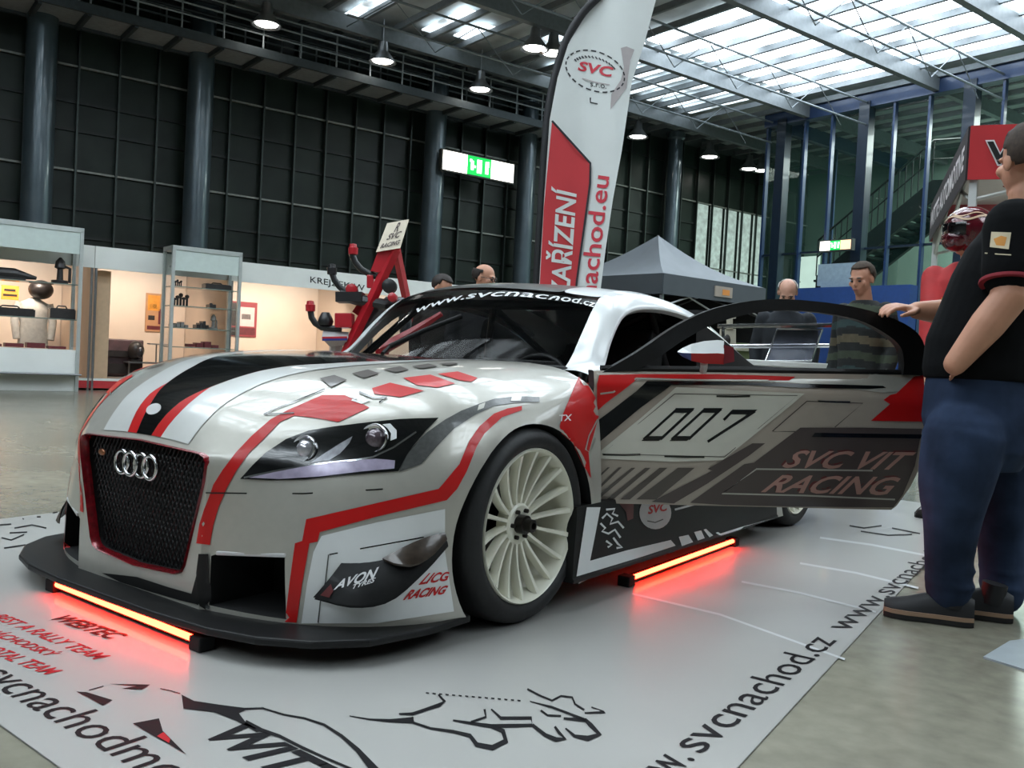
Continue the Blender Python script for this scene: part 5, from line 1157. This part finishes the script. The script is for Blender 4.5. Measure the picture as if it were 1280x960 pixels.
def standing(name, label, x, y, fdir, hgt, top, trousers, hair_col, face=SKIN, sleeve='long', eye=None, glasses=False, bald=False, lean=0., arms=None, look=None, shoes=None, group=None, stripes=None, facing_head=None):
    """a standing adult; fdir = direction faced, lean = how far the chest is brought forward (m)"""
    r = thing(name, label, 'person', (x, y, 0), group); f = V((fdir[0], fdir[1], 0)).normalized(); l = V((0, 0, 1)).cross(f); k = hgt/1.75; o = V((x, y, 0)); u = V((0, 0, 1))
    Q = lambda a, b, z: o+l*(a*k)+f*(b*k+lean*max(0, (z-.9)/.6))+u*(z*k-abs(lean)*.12*max(0, (z-.9)/.6))
    hc = Q(0, .03+lean*.15, 1.625); hf = V(facing_head).normalized() if facing_head else (f+V((0, 0, -.28))).normalized()
    b = MB(); P = head(b, hc, hf, k); hl = u.cross(hf).normalized(); A = (hl, hf, hf.cross(hl))
    capsule(b, [Q(0, -.01, 1.42), hc-hf*.02*k-u*.06*k], [.060*k, .056*k], 14)
    b.rings([oval(Q(0, c_, z), l, f, a*k, d*k) for z, a, d, c_ in ((.95, .14, .10, 0), (1.15, .13, .09, 0), (1.35, .15, .10, 0), (1.44, .09, .07, -.01))])
    ar = arms or {}
    t = MB(); t.rings([oval(Q(0, c_, z), l, f, a*k, d*k) for z, a, d, c_ in ((.86, .185, .135, .0), (.95, .185, .14, .005), (1.10, .18, .135, .01), (1.25, .20, .135, .01), (1.36, .20, .125, .0), (1.43, .15, .10, -.01), (1.475, .085, .075, -.005))])
    for s, nm in ((1, 'L'), (-1, 'R')):
        sh = Q(s*.185, 0, 1.39); el = ar.get(nm, (Q(s*.25, -.02, 1.12), None))[0] if nm in ar else Q(s*.25, -.02, 1.12); wr = ar[nm][1] if nm in ar else Q(s*.24, .08, .88)
        capsule(b, [sh, el, wr], [.05*k, .041*k, .029*k], 12); dr = (wr-el).normalized(); hand(b, wr, dr, (-l*s+f*.3), .35, k, s > 0)
        if sleeve == 'long': capsule(t, [sh, el, wr-dr*.02], [.074*k, .060*k, .045*k], 12)
        else: capsule(t, [sh, sh+(el-sh)*.72], [.076*k, .068*k], 12)
    fused(b, .008*k, 'body', [face], r); face_bits(r, P, A, k, glasses)
    if hair_col: hair(r, P, A, k, hair_col, bald=bald)
    fused(t, .012*k, 'top', top if isinstance(top, list) else [top], r, 3, stripes)
    t = MB(); t.rings([oval(Q(0, 0, z), l, f, a*k, d*k) for z, a, d in ((1.0, .165, .12), (.92, .175, .13), (.80, .18, .135), (.74, .15, .12))])
    for s in (1, -1): capsule(t, [Q(s*.09, 0, .82), Q(s*.10, .01, .48), Q(s*.105, -.01, .10)], [.095*k, .072*k, .058*k], 14)
    fused(t, .012*k, 'trousers', [trousers], r)
    for s in (1, -1): shoe(r, Q(s*.105, -.08, 0), Q(s*.115, .19, 0), k, shoes or [DK, CAVITY, DK])
    return r
CAMW = V((EYE.x, EYE.y, 0))
# two men beyond the bonnet
p = W(556, 352, 6.9); standing('person', 'dark-haired man in dark clothes beyond the windscreen, left of the man with glasses', p.x, p.y, (.35, -.5, 0), 1.44, mat('dark_jacket', (44, 40, 38), .85, 0, 0, .15, 20), mat('dark_trousers', (36, 36, 42), .85), mat('hair_dark', (38, 30, 26), .7, 0, 0, .3, 60), SKIN, lean=.10, facing_head=(.75, .1, -.35))
p = W(601, 347, 6.8); standing('person', 'balding man with glasses in black clothes beyond the windscreen, left of the feather flag', p.x, p.y, (.6, -.4, 0), 1.53, mat('black_jacket', (24, 24, 28), .85, 0, 0, .15, 20), MATS['dark_trousers'], MATS['hair_dark'], SKIN, glasses=True, bald=True, lean=.05, facing_head=(.95, .25, -.2))
# badge on the chest of the man with glasses is too small to build apart from his jacket
p = W(985, 357, 7.4); standing('person', 'bald man in a dark jacket bowing his head over the display table', p.x, p.y, (EYE-p).to_tuple(), 1.60, mat('charcoal_jacket', (40, 44, 50), .85, 0, 0, .15, 20), MATS['dark_trousers'], mat('hair_grey', (170, 168, 164), .8, 0, 0, .2, 60), SKIN2, bald=True, lean=.12, facing_head=(EYE.x-p.x, EYE.y-p.y, -6.5))
STR = [mat('stripe_olive', (58, 66, 52), .9, 0, 0, .15, 20), mat('stripe_dark', (30, 32, 32), .9, 0, 0, .15, 20), mat('stripe_sand', (92, 84, 66), .9, 0, 0, .15, 20), mat('stripe_teal', (44, 62, 62), .9, 0, 0, .15, 20)]
p = W(1086, 346, 6.0)
standing('person', 'short-haired man in a dark striped jumper standing behind the open door', p.x, p.y, (-.35, -.8, 0), 1.59, STR, MATS['dark_trousers'], mat('hair_brown', (66, 54, 44), .8, 0, 0, .3, 60), SKIN, lean=.03, facing_head=((EYE-p).normalized()*.75-RIGHT*.65-V((0, 0, .2))).to_tuple(), stripes=lambda c, k: (0, 1, 2, 1, 3, 1)[int(c.z/.052+.25*sin(c.x*14)) % 6])
# helmeted figure in red
p = W(1214, 300, 5.4); RS = mat('race_suit_red', (168, 34, 36), .75, 0, 0, .1, 12)
fg = standing('person', 'figure in a red racing suit and dark red helmet standing beside the man in black', p.x, p.y, (-.10, -1, 0), 1.84, RS, RS, None, SKIN, lean=.0, arms={'R': (W(1163, 402, 5.35), W(1158, 455, 5.25)), 'L': (W(1266, 400, 5.4), W(1262, 465, 5.3))}, facing_head=(-.9, -.45, -.05))
c_ = V((p.x, p.y, 1.625*1.84/1.75+.03))+V((-.10, -1, 0)).normalized()*.03; hfw = V((-.85, -.5, 0)).normalized(); hl_ = V((0, 0, 1)).cross(hfw); m = MB(); m.ball(c_, (.128, .150, .140), 28, 18, 0, (hl_, hfw, V((0, 0, 1)))); m.ball(c_+hfw*.075-V((0, 0, .06)), (.098, .085, .075), 20, 12, 0, (hl_, hfw, V((0, 0, 1))))
hm = m.build('helmet', [mat('helmet_maroon', (84, 16, 28), .15, .2, .9, .3, 14)], fg, 60)
m = MB(); rows = []
for j in range(6):
    z = -.045+.075*j/5; rows.append([c_+V((0, 0, z))+(hfw*cos(a)*.156+hl_*sin(a)*.134)*math.sqrt(max(.1, 1-(z/.15)**2)) for a in [-1.1+2.2*i/16 for i in range(17)]])
m.grid(rows); m.build('visor', [mat('visor_dark', (20, 18, 20), .08, .3, .8)], hm, 60)
def onhelm(a, z): return c_+V((0, 0, z))+(hfw*(cos(a)*.153)+hl_*(sin(a)*.131))*math.sqrt(max(.05, 1-(z/.143)**2))
m = MB()
for z0, z1, ph in ((.052, .064, 0), (.075, .082, 1.2)): m.grid([[onhelm(-1.3+i*.12, z+.012*sin(i*.55+ph)) for z in (z0, z1)] for i in range(32)])
m.build('helmet_stripe', [mat('helmet_gold', (200, 170, 140), .4)], hm, 60, fix=False)
m = MB(); sh = V((p.x, p.y, 1.30))+hfw*.1; m.box(sh+hl_*.06+hfw*.06, (.10, .02, .05), Matrix((hl_, hfw, V((0, 0, 1)))).transposed()); m.build('badge', [mat('suit_yellow', (210, 170, 60), .6)], fg)

# the big man in a black T-shirt holding the door
man = thing('person', 'heavy man in black T-shirt and blue jeans holding the open car door', 'person', (2.0, 1.14, 0))
mf = V((-.965, -.21, 0)).normalized(); ml = V((0, 0, 1)).cross(mf)
w = lambda x, y, d: W(x, y, d)
hc = w(1285, 203, 3.17); hf = (DEEP*1.0+mf*.12+V((0, 0, -.02))).normalized()
b = MB(); P = head(b, hc, hf, 1.08); hl2 = V((0, 0, 1)).cross(hf).normalized(); A = (hl2, hf, hf.cross(hl2))
capsule(b, [w(1288, 290, 3.18), w(1287, 240, 3.18)], [.075, .068], 16)
b.rings([oval(w(x, y, 3.17), ml, mf, a, d) for x, y, a, d in ((1235, 480, .15, .11), (1245, 400, .15, .12), (1270, 320, .16, .12), (1283, 285, .10, .08))])
SL, EL, WL = w(1268, 288, 2.98), w(1262, 372, 2.93), w(1194, 455, 2.995)
capsule(b, [SL, EL, EL*.6+WL*.4, WL], [.068, .060, .056, .038], 16); hand(b, WL, (w(1228, 490, 3.24)-WL), DEEP, .2, .68, True)
SRp, ER, WR = w(1262, 290, 3.36), w(1204, 392, 3.40), w(1146, 388, 3.36)
capsule(b, [SRp, ER, (ER*.6+WR*.4), WR], [.066, .054, .050, .033], 16)
TIP = dp(1.085, 1.085, .03); hand(b, WR, (w(1108, 380, 3.33)-WR), V((0, 0, -1))-DN*.2, .42, 1.0, False, 0, .02)
fused(b, .0055, 'body', [SKIN], man, 2); face_bits(man, P, A, 1.08); hair(man, P, A, 1.08, mat('hair_short_brown', (62, 50, 42), .8, 0, 0, .3, 70))
TS = mat('black_cotton', (11, 12, 14), .95, 0, 0, .2, 30, .1, spec=.15)
t = MB(); t.rings([oval(w(x, y, 3.17), ml, mf, a, d, 28) for x, y, a, d in ((1226, 476, .205, .185), (1226, 462, .21, .19), (1233, 425, .21, .195), (1244, 385, .205, .18), (1254, 345, .205, .165), (1266, 312, .205, .15), (1278, 284, .17, .12), (1286, 263, .10, .095), (1287, 255, .08, .08))])
capsule(t, [SL+V((0, 0, .01)), SL+(EL-SL)*.35, SL+(EL-SL)*.66], [.098, .092, .090], 18); capsule(t, [SRp, SRp+(ER-SRp)*.5], [.092, .086], 16)
ts = fused(t, .009, 'tshirt', [TS], man, 3)
tb_ = bvh_of(ts.data, wloc(man)); Lt = Lay(tb_, .003); m = MB(); patch(m, Lt, [(1240, 290), (1264, 291), (1261, 312), (1238, 309)], 0, 4); patch(m, Lay(tb_, .004), [(1243, 299), (1252, 295), (1259, 297), (1256, 308), (1246, 307)], 1, 4); stroke(m, Lt, [(1232, 316.5), (1248, 318), (1264, 319)], 1.3, 0)
m.build('sleeve_print', [mat('print_cream', (205, 190, 160), .7), mat('print_orange', (206, 140, 60), .7)], ts, None, fix=False)
m = MB(); cc = SL+(EL-SL)*.72; ax = (EL-SL).normalized(); m.lathe([(-.012, .0935), (-.006, .0945), (-.001, .0935), (-.001, .08)], cc+ax*.024, ax, 28); m.build('sleeve_hem', [mat('hem_red', (130, 26, 40), .8)], ts, 60)
JE = mat('blue_denim', (40, 52, 74), .9, 0, 0, .55, 5., .9, spec=.15)
t = MB(); t.rings([oval(w(x, y, 3.17), ml, mf, a, d, 28) for x, y, a, d in ((1227, 455, .195, .172), (1224, 490, .205, .178), (1222, 525, .21, .182), (1224, 560, .20, .165), (1226, 585, .14, .12))])
def leg(pts, rad):
    capsule(t, spl(pts, 12), [x for x in spl([V((r_, 0, 0)) for r_ in rad], 12) and [v.x for v in spl([V((r_, 0, 0)) for r_ in rad], 12)]], 18)
leg([w(1206, 545, 3.06), w(1194, 605, 3.05), w(1190, 650, 3.07), w(1186, 700, 3.10), w(1186, 738, 3.12)], [.135, .118, .093, .078, .076])
leg([w(1246, 545, 3.27), w(1252, 610, 3.27), w(1252, 660, 3.28), w(1252, 705, 3.29), w(1253, 742, 3.29)], [.135, .112, .088, .076, .074])
for (x, y, d), rr_ in (((1187, 728, 3.115), .084), ((1188, 708, 3.11), .082), ((1253, 732, 3.29), .082), ((1252, 712, 3.29), .080)):      # folds above the shoes
    c_ = w(x, y, d); t.lathe([(-.016, rr_*.9), (0, rr_), (.016, rr_*.9)], c_, (.1, .05, 1), 18)
je = fused(t, .009, 'jeans', [JE], man, 3)
SHM = [mat('shoe_black', (18, 18, 22), .6), mat('sole_black', (20, 18, 18), .7), mat('shoe_tan', (150, 122, 100), .6)]
ft = G(1106, 768, 0); fh = G(1212, 783, 0); shoe(man, fh, ft, 1., SHM); d_ = (ft-fh)
fh2 = G(1262, 783, 0)+DEEP*.0; fh2 = V((fh2.x-.01, fh2.y+.06, 0)); shoe(man, fh2, fh2+d_*.98, 1., SHM)
# ================================================================== LIGHT
wd = bpy.data.worlds.new('hall_air'); SC.world = wd; wd.use_nodes = True
bg = wd.node_tree.nodes['Background']; bg.inputs[0].default_value = lin((150, 165, 172))+(1,); bg.inputs[1].default_value = .12
def area(loc, tgt, size, e, col=(1, 1, 1)):
    ld = bpy.data.lights.new('stairwell_fill', 'AREA'); ld.energy = e; ld.size = size; ld.color = col
    o = bpy.data.objects.new('stairwell_fill', ld); COL.objects.link(o); o.location = V(loc); o.rotation_euler = (V(tgt)-V(loc)).to_track_quat('-Z', 'Y').to_euler()
area(H(19.8, -5, 7.0), H(20.2, -5, 0), 4, 900, (.85, 1, .93)); area(H(19.8, -13, 7.0), H(20.2, -13, 0), 4, 700, (.85, 1, .93))  # unseen area lamps added to brighten the room behind the end glass
vs_ = SC.view_settings
SC.display_settings.display_device = 'sRGB'
vs_.view_transform = 'Standard'; vs_.look = 'None'; vs_.gamma = 1; vs_.use_curve_mapping = False; vs_.exposure = .45
SC.cycles.max_bounces = 8; SC.cycles.transparent_max_bounces = 12; SC.cycles.caustics_reflective = False; SC.cycles.caustics_refractive = False
SC.cycles.sample_clamp_indirect = 4
